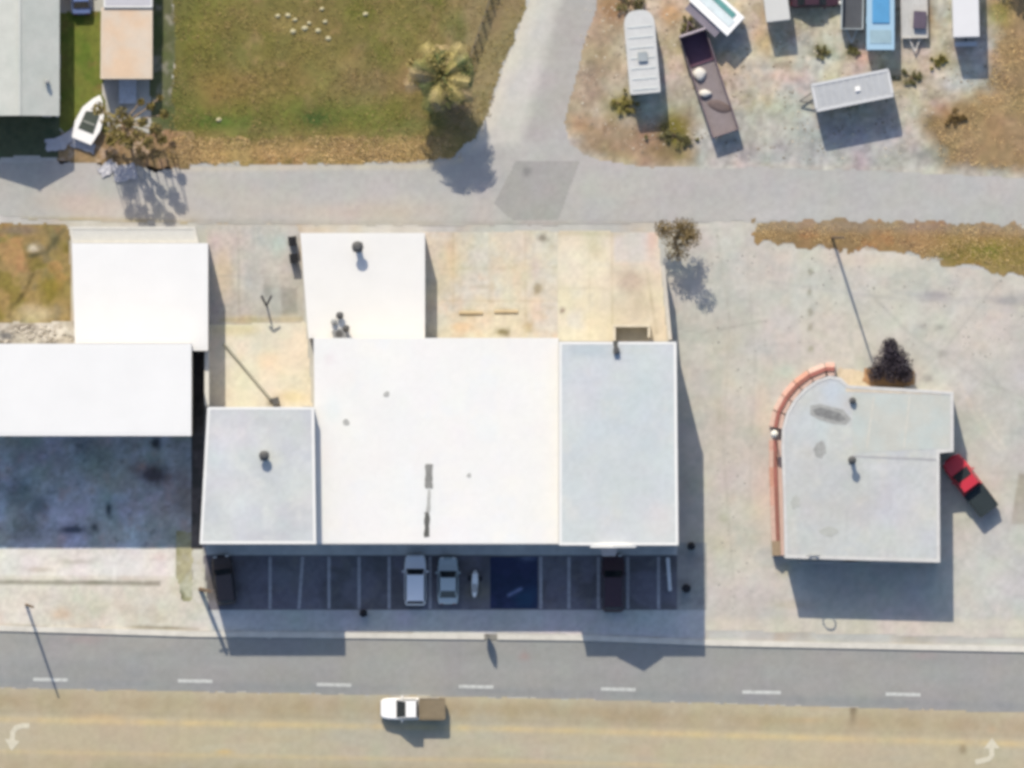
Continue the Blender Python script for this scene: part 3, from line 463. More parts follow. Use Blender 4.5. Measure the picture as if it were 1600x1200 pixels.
# -- peach roofed cabin
b = thing('mobile_home', 'narrow cabin with a flat peach-coloured roof in the top left', 'mobile home')
building(b, [(158, 12), (238, 12), (238, 123), (157, 123)], 2.7, mat('peach_roof', C(233, 205, 176), var=.04, scale=1.0, col2=C(229, 213, 194), fine=.04), par=.08, parw=.15, parm=mat('cream_edge', C(240, 222, 198)))
building(b, [(162, -90), (238, -90), (238, 11.6), (162, 11.6)], 2.9, mat('pale_lavender_roof', C(205, 204, 210), var=.05), par=.08, parw=.15)
MB().prism([W(186, 124), W(213, 124), W(213, 162), W(186, 162)], 0, .45).build('porch_step', mat('porch_paint', C(205, 214, 226), var=.15, scale=3), b)
# -- curved drive-in building on the east forecourt
b = thing('drive_in_building', 'grey flat-roofed building with rounded west end and salmon red curved plinth on the forecourt', 'building')
arc = [(1226, 872), (1224, 780), (1221, 700), (1222, 670), (1229, 645), (1241, 624), (1258, 606), (1276, 594), (1296, 587), (1314, 590), (1326, 602)]
poly = arc + [(1400, 606), (1490, 612), (1490, 706), (1468, 708), (1469, 879)]
building(b, poly, 4.35, mat('drive_in_roof', C(205, 207, 207), var=.045, scale=.7, col2=C(209, 211, 205), fine=.04), par=.12, parw=.28, parm=mat('pale_coping', C(222, 221, 218)))
zr = 4.35 - .12 + .08
sheet('roof_membrane', inset([(x, y) for x, y in poly][::1], 4.5), zr + .001, C(205, 207, 205), cell=2.5, alt=[(C(200, 204, 206), 50, 0, .3, .7), (C(214, 213, 206), 26, .15, .3, .6)], spots=[(1270, 660, 40, 40, C(204, 212, 214), .7), (1300, 610, 20, 14, C(204, 216, 222), .7), (1400, 790, 50, 40, C(210, 208, 212), .6), (1440, 640, 24, 20, C(206, 216, 214), .6), (1290, 800, 30, 20, C(200, 202, 198), .5), (1380, 730, 60, 8, C(212, 212, 214), .6), (1238, 830, 8, 30, C(218, 216, 208), .6)], lines=[([(1330, 720), (1320, 860)], 2, C(196, 198, 196), .5), ([(1400, 760), (1420, 860)], 2, C(214, 214, 212), .4)], grain=.04, chroma=.02, mottle=.035, kind=None, parent=b, fine=.02, rough=.85, bump=.1)
zr += .004
def soft_blotch(x, y, rx, ry, m, n=14):
    return rpatch('roof_blotch', [(x + rx * (1 + .25 * random.uniform(-1, 1)) * math.cos(t), y + ry * (1 + .25 * random.uniform(-1, 1)) * math.sin(t)) for t in [k * 2 * math.pi / n for k in range(n)]], zr, m, b, .8)
st1 = mat('dark_grey_blotch', C(140, 141, 140), var=.25, scale=2.5, fine=.2); st2 = mat('faint_blotch', C(176, 177, 174), var=.15, scale=2.5, fine=.15)
MB().prism(P([(1266, 634), (1282, 631), (1300, 636), (1318, 640), (1330, 655), (1322, 664), (1300, 662), (1280, 656), (1266, 648)], zr), zr, zr + .006).build('roof_blotch', st2, b)
MB().prism(P([(1270, 640), (1283, 637), (1298, 641), (1312, 645), (1322, 655), (1314, 659), (1296, 655), (1274, 648)], zr), zr + .007, zr + .013).build('roof_blotch', st1, b)  # dark grey blotch over a wider, fainter one
soft_blotch(1281, 702, 11, 11, st2); soft_blotch(1243, 785, 7, 10, mat('paler_blotch', C(192, 194, 188), var=.1)); soft_blotch(1295, 830, 14, 7, mat('paler_blotch', C(192, 194, 188)))
seam = rpatch('roof_seam', [(1330, 711), (1398, 714), (1466, 717), (1466, 720), (1398, 717), (1330, 714)], zr, mat('seam_grey', C(184, 184, 186)), b, .4)
rpatch('roof_panel', [(1332, 614), (1484, 618), (1484, 700), (1332, 708)], zr - .006, mat('rear_roof', C(207, 208, 200), var=.05, scale=.8, col2=C(203, 211, 207)), b, .5)
rpatch('roof_seam', [(1364, 620), (1367, 620), (1356, 700), (1353, 700)], zr, mat('seam_pale', C(216, 214, 204)), b, .4)
rpatch('roof_seam', [(1420, 620), (1423, 620), (1414, 700), (1411, 700)], zr, mat('seam_pale', C(216, 214, 204)), b, .4)
rpatch('roof_edge_strip', [(1322, 604), (1488, 611), (1488, 617), (1322, 612)], zr - .002, mat('edge_cream', C(228, 214, 192)), b, .5)
# awning: short sloping panels round the west front with a dark red gutter behind
salmon = mat('salmon_awning', C(224, 178, 162), var=.12, scale=2); dred = mat('dark_red_gutter', C(172, 112, 104), var=.12, scale=2); salmon2 = mat('pink_plinth', C(222, 190, 176), var=.12, scale=3); salmon3 = mat('worn_plinth', C(216, 164, 144), var=.15, scale=3); dred2 = mat('worn_red_cap', C(158, 108, 98), var=.15, scale=3); tanm = mat('tan_awning', C(168, 148, 124), var=.1)
path = [(1217, 868), (1216, 845), (1215, 820), (1214, 790), (1213, 760), (1212, 730), (1212, 704), (1212, 688)], [(1212, 668), (1217, 644), (1229, 622), (1246, 602), (1266, 587), (1290, 577), (1304, 577)]
for pth in path:
    for i, (a, c) in enumerate(zip(pth[:-1], pth[1:])):
        d = (Vector(c) - Vector(a)).normalized(); n = Vector((d.y, -d.x));  n = n if n.dot(Vector((1350, 740)) - Vector(a)) < 0 else -n
        o_ = lambda p, k: (p[0] + n.x * k, p[1] + n.y * k)
        A, B_, Cc, D_ = W(*o_(a, 3.5), 1.2), W(*o_(c, 3.5), 1.2), W(*o_(c, 10), 1.0), W(*o_(a, 10), 1.0)
        mt = tanm if (pth is path[0] and i == 0) else random.choice([salmon, salmon2, salmon3])
        MB().add([(*A, 1.2), (*B_, 1.2), (*Cc, .95), (*D_, .95), (*A, 0), (*B_, 0), (*Cc, 0), (*D_, 0)], [[0, 1, 2, 3], [7, 6, 5, 4], [0, 4, 5, 1], [1, 5, 6, 2], [2, 6, 7, 3], [3, 7, 4, 0]]).build('plinth_panel', mt, b)
        q = [W(*o_(a, 3.5), 1.3), W(*o_(c, 3.5), 1.3), W(*o_(c, -2.5), 1.3), W(*o_(a, -2.5), 1.3)]
        MB().prism(q, 0, 1.3).build('plinth_cap', tanm if mt is tanm else random.choice([dred, dred2]), b)
        q = [W(*o_(a, -3), 1.3), W(*o_(c, -3), 1.3), W(*o_(c, -10), 1.3), W(*o_(a, -10), 1.3)]
        MB().prism(q, 0, 1.15).build('plinth_ledge', mat('pinkish_ledge', C(216, 188, 178), var=.06), b)
lx, ly = W(1210, 678, 3.0)
r = thing('lamp_post', 'post with a round white lamp in the gap of the salmon curved plinth', 'lamp', (lx, ly, 0))
MB().tube([(0, 0, 0), (0, 0, 2.95)], .06, 8).build('pole', metal, r)
MB().tube([(0, 0, 2.95), (0, 0, 3.05), (0, 0, 3.35), (0, 0, 3.5)], [.2, .34, .34, .12], 14).build('lamp_globe', mat('white_globe', C(252, 250, 240), var=.02), r, smooth=True)
roof_vent(1332, 626, zr, .5, .3, 'small dark vent at the north edge of the drive-in roof')
roof_vent(1331, 719, zr, .6, 1.2, 'dark chimney vent in the middle of the drive-in roof casting a short shadow')
front(b, 0, 879, 4.3, [(1250, 1300, .6, 2.6, 'w'), (1320, 1340, .05, 2.4, 'd'), (1360, 1440, .6, 2.6, 'w')])
# hoop sign on the south edge
x, y = W(1271, 868, 4.3); r = thing('hoop_sign', 'thin ring-shaped sign frame on the south edge of the drive-in roof', 'sign', (x, y, zr))
pts = [(.55 * math.cos(t), 0, .6 + .5 * math.sin(t)) for t in [k * math.pi / 8 for k in range(17)]]
MB().tube(pts, .07, 6).build('ring', metal, r); MB().tube([(0, 0, 0), (0, 0, .12)], .07, 6).build('post', metal, r)
# ------------------------------------------------------------------ poles, signs, fence, bins
wood = mat('weathered_wood', C(128, 108, 88), var=.12, scale=3)
def pole(px, py, h, top, label, rad=.15, arm=0):
    x, y = W(px, py); r = thing('utility_pole', label, 'utility pole', (x, y, 0))
    tx, ty = top
    MB().tube([(0, 0, -.02), (tx / 2, ty / 2, h / 2), (tx, ty, h)], [rad * 1.15, rad, rad * .8], 10).build('pole', wood, r)
    if arm:
        z = h * .93; cx, cy = tx * .93, ty * .93
        MB().bar((cx - arm, cy - .1, z), (cx + arm, cy + .1, z), .1, .1).build('crossarm', wood, r)
        for k in (-.85, -.4, .4, .85): MB().tube([(cx + arm * k, cy + .1 * k, z + .05), (cx + arm * k, cy + .1 * k, z + .2)], [.05, .03], 6).build('insulator', mat('ceramic', C(200, 196, 190)), r)
    return r
pole(1300, 371, 8.9, (.85, -.1), 'thin tall wooden pole in the grass verge casting a long shadow over the forecourt', .12)
pole(41, 945, 6.6, (.85, -.1), 'thin wooden pole on the west pavement casting its shadow across the road', .12)
pole(313, 921, 4.6, (.95, -.1), 'short wooden pole at the southwest corner of the parking bays', .18, arm=.5)
# feather banner at the kerb
x, y = W(762, 992); r = thing('feather_banner', 'dark leaf-shaped feather banner on a pole at the road kerb', 'banner', (x, y, .0))
MB().tube([(0, 0, 0), (0, 0, 2.3)], .03, 6).build('pole', dmetal, r)
n_ = 12; front_ = []; outline = [(.42 * math.sin(math.pi * (k / n_)) ** .7 * (1 - .25 * k / n_), .25 + 2.25 * k / n_) for k in range(n_ + 1)]
ring = [(a, z) for a, z in outline] + [(-a, z) for a, z in outline[::-1][1:-1]]
MB().add([(a, -.012, z) for a, z in ring] + [(a, .012, z) for a, z in ring], [list(range(len(ring))), list(range(len(ring), 2 * len(ring)))[::-1]] + [[i, (i + 1) % len(ring), len(ring) + (i + 1) % len(ring), len(ring) + i] for i in range(len(ring))]).build('flag', mat('dark_banner', (.05, .045, .045)), r)
# bins / drums
def drum(px, py, rad, h, m, label, name='litter_bin', cat='litter bin'):
    x, y = W(px, py); r = thing(name, label, cat, (x, y, .0))
    MB().tube([(0, 0, 0), (0, 0, .05), (0, 0, h - .05), (0, 0, h)], [rad * .9, rad, rad, rad * .92], 14).build('body', m, r)
    MB().tube([(0, 0, h + .002), (0, 0, h + .05), (0, 0, h + .12)], [rad * 1.05, rad * 1.02, rad * .4], 14).build('lid', m, r)
    return r
blk = mat('black_plastic', (.012, .012, .014), rough=.5, var=.05)
drum(568, 958, .34, .9, blk, 'black round bin on the pavement south of the bays, west of the parked cars')
drum(1080, 853, .34, .9, blk, 'black round bin beside the southeast corner of the shop row')
drum(1072, 919, .38, .9, blk, 'black round bin in the shade at the east end of the parking bays')
teal = mat('dark_teal_plastic', C(64, 84, 84), rough=.5)
for (px, py, l) in [(457, 377, 'dark bin standing by the northwest corner of the white wing'), (459, 404, 'dark teal bin south of the corner bin beside the white wing')]:
    x, y = W(px, py); r = thing('wheeled_bin', l, 'bin', (x, y, 0), .1)
    MB().box(-.33, .33, -.38, .38, .1, 1.1).build('body', teal, r, bevel=.04); MB().box(-.36, .36, -.42, .42, 1.105, 1.17).build('lid', blk, r, bevel=.02)
    for s in (-1, 1): MB().tube([(s * .28, .36, .1), (s * .36, .36, .1)], .1, 10).build('wheel', blk, r)
# white barrier at the east end of the bays
x, y = W(1045, 897); r = thing('barrier', 'narrow white barrier standing at the east end of the parking bays', 'barrier', (x, y, 0), math.radians(4))
MB().box(-.16, .16, -1.5, 1.5, .45, .95).build('board', mat('barrier_white', C(240, 242, 244)), r, bevel=.03)
for s in (-1.2, 0, 1.2): MB().box(-.22, .22, s - .08, s + .08, .0, .45).build('foot', metal, r)
# Y shaped clothes post in the paved yard
x, y = W(417, 478); r = thing('clothes_post', 'dark Y-shaped clothes post in the paved yard west of the white wing', 'post', (x, y, 0))
MB().tube([(0, 0, 0), (0, 0, 1.9)], .09, 8).build('post', dmetal, r)
for s in (-1, 1): MB().tube([(0, 0, 1.85), (s * .45, .9, 2.3)], .1, 8).build('arm', dmetal, r)
# pipe lying across the cream yard with a box at its end
x, y = W(390, 585); r = thing('drain_pipe', 'long grey pipe lying diagonally across the cream yard', 'pipe', (x, y, 0))
pa = W(350, 537); pb = W(423, 624)
MB().tube([(pa[0] - x, pa[1] - y, .12), (0, 0, .1), (pb[0] - x, pb[1] - y, .12)], .12, 10).build('pipe', mat('weathered_pipe', C(176, 174, 160)), r)
MB().tube([(pb[0] - x - .02, pb[1] - y + .02, .12), (pb[0] - x + .1, pb[1] - y - .12, .12)], .17, 10).build('pipe_socket', dmetal, r)
x, y = W(431, 627); r = thing('utility_box', 'small brown box at the end of the pipe in the cream yard', 'box', (x, y, 0), .3)
MB().box(-.3, .3, -.3, .3, .0, .5).build('body', mat('brown_box', C(150, 140, 120)), r, bevel=.02); MB().box(-.33, .33, -.33, .33, .505, .54).build('lid', dmetal, r)
# post-and-wire fence between field and lane
r = thing('wire_fence', 'thin dark post and wire fence between the grass field and the diagonal lane', 'fence')
fa = (728, 108); fb = (786, -60); N = 10
for k in range(N):
    t = k / (N - 1); p = W(fa[0] + (fb[0] - fa[0]) * t, fa[1] + (fb[1] - fa[1]) * t); MB().tube([(*p, 0), (*p, 1.35)], .07, 6).build('post', wood, r)
p, q = W(*fa), W(*fb)
for z in (.3, .6, .9, 1.2): MB().bar((*p, z), (*q, z), .05, .05).build('rail', dmetal, r)
for k_, (px, py, l) in enumerate([(736, 489, 'tan concrete wheel stop in the sandy yard, the one nearer the white wing'), (791, 487, 'tan concrete wheel stop in the sandy yard, the one farther from the white wing')]):
    x, y = W(px, py); o = MB().loft([[(xx, -.14, 0), (xx, -.08, .15), (xx, .08, .15), (xx, .14, 0)] for xx in (-1.05, 1.05)]).build('wheel_stop', mat('tan_concrete', C(206, 186, 150), var=.1), None)
    o.location = (x, y, .004); tag(o, l, 'wheel stop', 'wheel stops in the sandy yard')
# ------------------------------------------------------------------ vehicles
rubber = mat('tyre_rubber', (.02, .02, .02), rough=.85, var=.05); rim = mat('wheel_rim', (.5, .5, .5), rough=.35, metal=.7, var=.02)
lampm = mat('headlight_glass', (.75, .75, .72), rough=.2, var=.02); redlamp = mat('tail_light_red', (.35, .02, .02), rough=.3, var=.02)
def wheels(r, xs, y, rad=.33, wd=.24):
    for x_ in xs:
        for s in (-1, 1):
            w_ = MB().tube([(x_, s * y, rad), (x_, s * (y - wd), rad)], rad, 16).build('wheel', rubber, r)
            MB().tube([(x_, s * (y + .012), rad), (x_, s * (y - .05), rad)], rad * .58, 12).build('rim', rim, w_)
def paintm(name, col): return mat(name, col, rough=.35, var=.02, spec=.5, fine=.01)
def bodyring(x_, hw, zb, zt, r_=.12):
    return [(x_, -hw * .94, zb), (x_, -hw, zb + .12), (x_, -hw, zt - r_ * 1.3), (x_, -hw + r_, zt), (x_, hw - r_, zt), (x_, hw, zt - r_ * 1.3), (x_, hw, zb + .12), (x_, hw * .94, zb)]
def cabin(r, x0, x1, x2, x3, hw, z0, z1, pm, gm=glass):
    """x0 windscreen base, x1 windscreen top, x2 rear window top, x3 rear window base (front is +x)"""
    t = hw - .14
    b_ = [(x0, -hw, z0), (x0, hw, z0), (x3, hw, z0), (x3, -hw, z0)]; u = [(x1, -t, z1), (x1, t, z1), (x2, t, z1), (x2, -t, z1)]
    MB().add(b_ + u, [[3, 2, 1, 0], [4, 5, 6, 7], [0, 1, 5, 4], [1, 2, 6, 5], [2, 3, 7, 6], [3, 0, 4, 7]]).build('cabin', pm, r)
    MB().box(x2 - .02, x1 + .02, -t - .01, t + .01, z1 + .003, z1 + .05).build('roof', pm, r, bevel=.02)
    def pane(q, nm, off):
        q = [Vector(p) for p in q]; c = sum(q, Vector()) / 4; q = [c + (p - c) * .9 for p in q]; o_ = Vector(off)
        MB().add([p + o_ * .2 for p in q] + [p + o_ for p in q], [[0, 1, 2, 3], [7, 6, 5, 4], [0, 4, 5, 1], [1, 5, 6, 2], [2, 6, 7, 3], [3, 7, 4, 0]]).build(nm, gm, r)
    pane([b_[0], b_[1], u[1], u[0]], 'windscreen', (.02, 0, .02)); pane([b_[3], b_[2], u[2], u[3]], 'rear_window', (-.02, 0, .02))
    pane([b_[1], b_[2], u[2], u[1]], 'side_window', (0, .02, .01)); pane([b_[0], b_[3], u[3], u[0]], 'side_window', (0, -.02, .01))
def lights(r, xf, xr, hw, z=.62):
    for s in (-1, 1):
        MB().box(xf - .12, xf + .03, s * (hw - .26) - .17, s * (hw - .26) + .17, z, z + .14).build('headlight', lampm, r, bevel=.02)
        MB().box(xr - .03, xr + .12, s * (hw - .24) - .14, s * (hw - .24) + .14, z, z + .16).build('tail_light', redlamp, r, bevel=.02)
def car(px, py, heading, L, Wd, ht, pm, label, style='sedan', name='parked_car', cat='car', group=None, bedm=None, zup=0, dark_rear=False):
    x, y = W(px, py); r = thing(name, label, cat, (x, y, .02), math.radians(heading), group); l = L / 2; h = Wd / 2
    zs = {'sedan': .92, 'suv': 1.02, 'pickup': 1.08, 'van': 1.15}[style] + zup
    ZF = zs - .16
    R_ = [bodyring(-l, h * .8, .35, zs - .2), bodyring(-l + .12, h * .92, .24, zs - .06), bodyring(-l + .6, h, .22, zs), bodyring(0, h, .22, zs), bodyring(l * .45, h, .22, zs - .02), bodyring(l - .7, h * .97, .22, ZF), bodyring(l - .2, h * .88, .26, ZF - .08), bodyring(l, h * .7, .35, ZF - .2)]
    MB().loft(R_).build('body', pm, r, smooth=False)
    if style == 'sedan': cabin(r, l * .42, l * .12, -l * .42, -l * .74, h * .9, zs - .05, ht, pm)
    if style == 'suv': cabin(r, l * .45, l * .2, -l * .82, -l * .95, h * .92, zs - .05, ht, pm)
    if style == 'van': cabin(r, l * .72, l * .5, -l * .9, -l * .97, h * .95, zs - .05, ht, pm)
    if style == 'pickup':
        cabin(r, l * .52, l * .2, -l * .1, -l * .17, h * .9, zs - .05, ht, pm)
        MB().box(-l + .1, -l * .19, -h + .1, h - .1, zs + .003, zs + .07).build('bed_cover', bedm or blk, r, bevel=.02)
        for s in (-1, 1): MB().box(-l + .06, -l * .19, s * (h - .05) - .04, s * (h - .05) + (.06 if dark_rear else .04), zs - (.6 if dark_rear else .05), zs + .1).build('bed_rail', (bedm or blk) if dark_rear else pm, r)
        if dark_rear: MB().box(-l - .06, -l + .2, -h * .95, h * .95, zs - .55, zs + .09).build('tailgate', bedm or blk, r)
    for s in (-1, 1): MB().box(l * .3, l * .3 + .16, s * (h + .1) - .1, s * (h + .1) + .1, zs + .02, zs + .17).build('mirror', pm, r, bevel=.03)
    MB().box(l - .1, l + .06, -h * .72, h * .72, .36, .5).build('bumper', dmetal, r); MB().box(-l - .05, -l + .05, -h * .76, h * .76, .36, .5).build('bumper', dmetal, r)
    wheels(r, (l * .62, -l * .6), h + .005, .34 if style != 'pickup' else .4); lights(r, l - .05, -l + .03, h * .86)
    return r
silver = paintm('silver_paint', (.86, .87, .9)); greyp = paintm('grey_paint', (.46, .53, .55)); whitep = paintm('white_paint', (.82, .81, .79)); redp = paintm('red_paint', (.5, .03, .05)); maroon = paintm('dark_maroon_paint', (.045, .02, .03)); brownp = paintm('dark_brown_paint', (.06, .045, .045))
car(649, 906, -90 + 180, 4.5, 1.95, 1.5, silver, 'whitish silver car parked in the bays, just left of the grey saloon car', 'suv')
car(700, 907, 90, 4.2, 1.85, 1.42, greyp, 'grey saloon car parked right beside the silver car', 'sedan')
car(958, 911, 90, 5.1, 2.0, 1.75, maroon, 'very dark maroon car sticking out of its bay near the east end', 'suv')
car(350, 906, 97, 4.4, 1.85, 1.5, brownp, 'dark brown car in deep shade at the west end of the bays', 'suv')
car(645, 1107, 180, 5.7, 1.95, 2.15, whitep, 'white pickup truck with dark bed driving on the pale road', 'pickup', 'pickup_truck', 'pickup truck', bedm=mat('brown_bed_cover', C(144, 130, 106)), zup=.2, dark_rear=True)
car(1514, 757, 180 - 53 , 5.9, 2.05, 1.85, redp, 'red pickup truck with black bed parked beside the drive-in building', 'pickup', 'pickup_truck', 'pickup truck', bedm=mat('black_bed_cover', (.02, .03, .035)), dark_rear=True)
# motorcycle in the bays
x, y = W(742, 911); r = thing('motorcycle', 'white motorcycle with dark panniers between the grey car and the blue bays', 'motorcycle', (x, y, .03), math.radians(88))
for x_ in (-.85, .85): 
    w_ = MB().tube([(x_, -.09, .33), (x_, .09, .33)], .33, 16).build('wheel', rubber, r); MB().tube([(x_, -.1, .33), (x_, .1, .33)], .2, 10).build('rim', rim, w_)
MB().loft([[(x_, -a, z0), (x_, -a * .8, z1), (x_, a * .8, z1), (x_, a, z0)] for x_, a, z0, z1 in [(-1.25, .1, .62, .8), (-.9, .24, .5, .95), (-.2, .3, .3, .95), (.4, .32, .35, 1.1), (.85, .26, .55, 1.15), (1.15, .1, .6, .95)]]).build('fairing', whitep, r)
MB().box(-.8, -.1, -.16, .16, .952, 1.03).build('seat', mat('pale_seat', (.5, .5, .48)), r, bevel=.04)
for s in (-1, 1): MB().box(-.9 + 1.1, -.45 + 1.1, s * .48 - .16, s * .48 + .16, .55, .9).build('pannier', blk, r, bevel=.04)
MB().tube([(.45, -.5, 1.12), (.6, 0, 1.05), (.45, .5, 1.12)], .035, 8).build('handlebar', dmetal, r)
# caravans and box trailers
def caravan(px, py, heading, L, Wd, ht, pm, label, nose=0, ribs=0, ribm=None, name='caravan', cat='caravan', tongue=True, z0=.45, windows=True, ribdir=0, rimw=0, roofm=None):
    x, y = W(px, py, ht * .0); x, y = W(px, py, ht); r = thing(name, label, cat, (x, y, 0), math.radians(heading)); l = L / 2; h = Wd / 2
    if nose:
        pl = [(-l, -h + .1), (-l, h - .1), (-l + .1, h), (l - nose, h)] + [(l - nose + nose * math.sin(t), h * math.cos(t) ** .7 if math.cos(t) > 0 else 0) for t in [k * math.pi / 12 for k in range(1, 6)]] + [(l, 0)] + \
             [(l - nose + nose * math.sin(t), -h * math.cos(t) ** .7) for t in [k * math.pi / 12 for k in range(5, 0, -1)]] + [(l - nose, -h), (-l + .1, -h)]
    else: pl = [(-l, -h), (-l, h), (l, h), (l, -h)]
    MB().prism(pl, z0, ht - .06).build('body', pm, r, bevel=.05)
    MB().prism(inset(pl, .02), ht - .058, ht).build('roof', roofm or pm, r, bevel=.02)
    if rimw:
        for a, c in (((-l, -h), (l, -h)), ((-l, h), (l, h))): MB().bar((a[0] + .1, a[1] - math.copysign(.12, a[1]), ht + .03), (c[0] - .1, c[1] - math.copysign(.12, c[1]), ht + .03), rimw, .06).build('roof_rail', pm, r)
        for sx_ in (-1, 1): MB().box(sx_ * (l - .12) - rimw / 2, sx_ * (l - .12) + rimw / 2, -h + .3, h - .3, ht + .002, ht + .06).build('roof_rail', pm, r)
    for k in range(ribs):
        xx = -l + .45 + (L - .9 - (nose or 0) * .8) * k / max(1, ribs - 1)
        MB().box(xx - .06, xx + .06, -h + .28, h - .28, ht + .002, ht + .05).build('roof_rib', ribm or pm, r)
    wheels(r, (-.45, .45) if L > 5.5 and tongue else ((-l * .6, l * .65) if not tongue else (0,)), h - .04, .36)
    if tongue:
        s = -1 if nose else 1
        MB().bar((s * -l + 0, -.5, .5), (s * -l - s * 1.2, 0, .5), .1, .12).bar((s * -l, .5, .5), (s * -l - s * 1.2, 0, .48), .1, .1).build('tow_bar', dmetal, r)
    else:
        MB().box(l - .04, l + .03, -h * .8, h * .8, 1.3, 2.1).build('windscreen', glass, r)
    if windows:
        for s in (-1, 1):
            for xx in (-l * .5, l * .1): MB().box(xx - .45, xx + .45, s * (h + .01) - .02, s * (h + .01) + .02, 1.3, 1.9).build('window', glass, r)
        MB().box(l * .45, l * .45 + .65, -h - .03, -h + .01, .55, 2.2 if ht > 2.4 else ht - .3).build('door', pm, r)
    return r
rvp = paintm('rv_cream', C(226, 226, 222)); rv_roof = mat('rv_roof', C(219, 220, 219), var=.05, scale=1.5); rv_grey = mat('rv_rib_grey', C(196, 204, 202), var=.05)
r = caravan(1003, 81, 95, 7.5, 2.75, 2.75, rvp, 'long pale grey caravan with a rounded north end, beside the diagonal lane', nose=1.3, ribs=7, ribm=mat('rib_white', C(222, 228, 228)), roofm=rv_roof, name='caravan', tongue=False)
MB().box(-.9, .0, -.45, .4, 2.76, 3.0).build('roof_unit', mat('roof_unit_grey', C(176, 184, 188)), r, bevel=.05)
r = caravan(1332, 141, 11.2, 7.1, 2.55, 2.75, paintm('trailer_white', C(224, 225, 226)), 'pale grey box trailer with a ribbed roof lying across the middle of the yard', ribs=11, ribm=mat('rib_grey', C(200, 203, 206), var=.05), roofm=mat('trailer_roof', C(194, 197, 201), var=.08, scale=2), name='box_trailer', cat='trailer', rimw=.26, windows=False)
MB().box(-.05 + .3, .4 + .3, -.2, .25, 2.81, 2.92).build('roof_vent', whitep, r, bevel=.03)
caravan(1209, -28, 97 , 7.0, 2.15, 2.5, paintm('cream_white', C(222, 222, 218)), 'plain white caravan whose south end shows at the top edge, west of the maroon car', name='caravan', tongue=False)
r = caravan(1120, 14, -43, 4.7, 2.3, 2.4, whitep, 'white camper with a teal roof stripe standing askew near the top edge', name='camper_van', cat='camper', tongue=False)
MB().box(-1.2, 1.6, .35, .85, 2.405, 2.46).build('roof_stripe', mat('teal_stripe', C(110, 168, 165)), r); MB().box(-2.1, 1.9, -.45, .3, 2.403, 2.45).build('roof_panel', mat('white_panel', C(232, 244, 246)), r)
MB().box(-2.1, 1.6, -1.95, -1.16, 2.0, 2.08).build('side_awning', mat('grey_awning', C(140, 134, 146)), r)
r = caravan(1508, -32, 91.5, 10.8 * .95, 2.35, 3.0, paintm('box_white', C(240, 240, 242)), 'bright white box trailer nearest the brown grass, with a pale step at its south end', name='box_trailer', cat='trailer', tongue=False, windows=False)
MB().box(-5.9, -5.5, -1.0, 1.0, 1.0, 1.1).build('step', mat('step_white', C(214, 216, 222)), r)
MB().box(-5.5, -5.14, -.08, .08, .9, 1.0).build('step_bracket', dmetal, r)
paleblue = paintm('pale_blue_paint', C(178, 212, 234))
r = caravan(1376, -18, -90, 11, 2.5, 2.2, paleblue, 'pale blue motorhome with a bright blue roof cover at the top edge', name='motorhome', cat='motorhome', tongue=False)
MB().box(-4, 3.1, -.75, .8, 2.21, 2.3).build('roof_cover', mat('blue_cover', C(96, 166, 216), var=.06), r, bevel=.03); MB().box(3.7, 4.9, -.95, .95, 2.21, 2.24).build('roof_panel', mat('dusty_blue', C(164, 192, 204)), r)
# open utility trailers
def open_trailer(px, py, heading, L, Wd, side, label, frm, deck, zd=.6, bulk=0, name='flatbed_trailer'):
    x, y = W(px, py, zd); r = thing(name, label, 'trailer', (x, y, 0), math.radians(heading)); l = L / 2; h = Wd / 2
    n = max(6, int(Wd / .28))
    for k in range(n):
        a = -h + .1 + (Wd - .2) * k / n; MB().box(-l + .06, l - .06, a, a + (Wd - .2) / n - .02, zd - .05, zd).build('deck_plank', deck, r)
    for s in (-1, 1):
        MB().box(-l, l, s * (h - .05) - .05, s * (h - .05) + .05, zd - .25, zd + side).build('side_rail', frm, r)
    MB().box(-l, -l + .055, -h + .1, h - .1, zd - .25, zd + side).build('end_rail', frm, r)
    MB().box(l - .055, l, -h + .1, h - .1, zd - .25, zd + max(side, bulk)).build('bulkhead' if bulk else 'end_rail', frm, r)
    wheels(r, (-.5, .4) if L > 6 else (0,), h + .02, .32, .2)
    MB().bar((l, -.5, .42), (l + 1.2, 0, .42), .1, .12).bar((l, .5, .42), (l + 1.2, 0, .40), .1, .1).build('tow_bar', frm, r)
    return r
pk = mat('deck_mauve', C(158, 148, 150), var=.1, scale=2, fine=.1)
r = open_trailer(1108, 131, 90 + 18.5, 9.4, 2.5, .75, 'long narrow open trailer with a high white north end and dirty grey deck', mat('trailer_frame_mauve', C(128, 112, 120)), pk, zd=.7, bulk=2.1)
MB().box(4.705, 4.86, -1.2, 1.2, .7, 2.85).build('end_board', mat('end_board_white', C(222, 208, 214)), r, bevel=.02)
MB().box(1.9, 4.6, -1.08, 1.08, .705, .82).build('deck_shade', mat('maroon_shade', C(112, 82, 98), var=.1), r)  # dark slab puts the high end's shade on the deck into colour
sack = mat('white_sack', C(238, 234, 226), var=.06)
for (px, py, rx, ry, l) in [(1093, 116, .62, .6, 'larger lumpy white sack on the long open trailer, nearer its dark north end'), (1101, 146, .6, .35, 'flatter white sack on the middle of the long open trailer')]:
    x, y = W(px, py, 1); rr = [(0.0, .9), (.14, 1.0), (.3, .85), (.4, .4)]
    o = MB().loft([[(rx * s * (1 + .12 * math.sin(3 * t + px)) * math.cos(t), ry * s * (1 + .1 * math.cos(4 * t)) * math.sin(t), z) for t in [k * 2 * math.pi / 14 for k in range(14)]] for z, s in rr]).build('sack', sack, None, smooth=True)
    o.location = (x, y, .71); tag(o, l, 'sack')
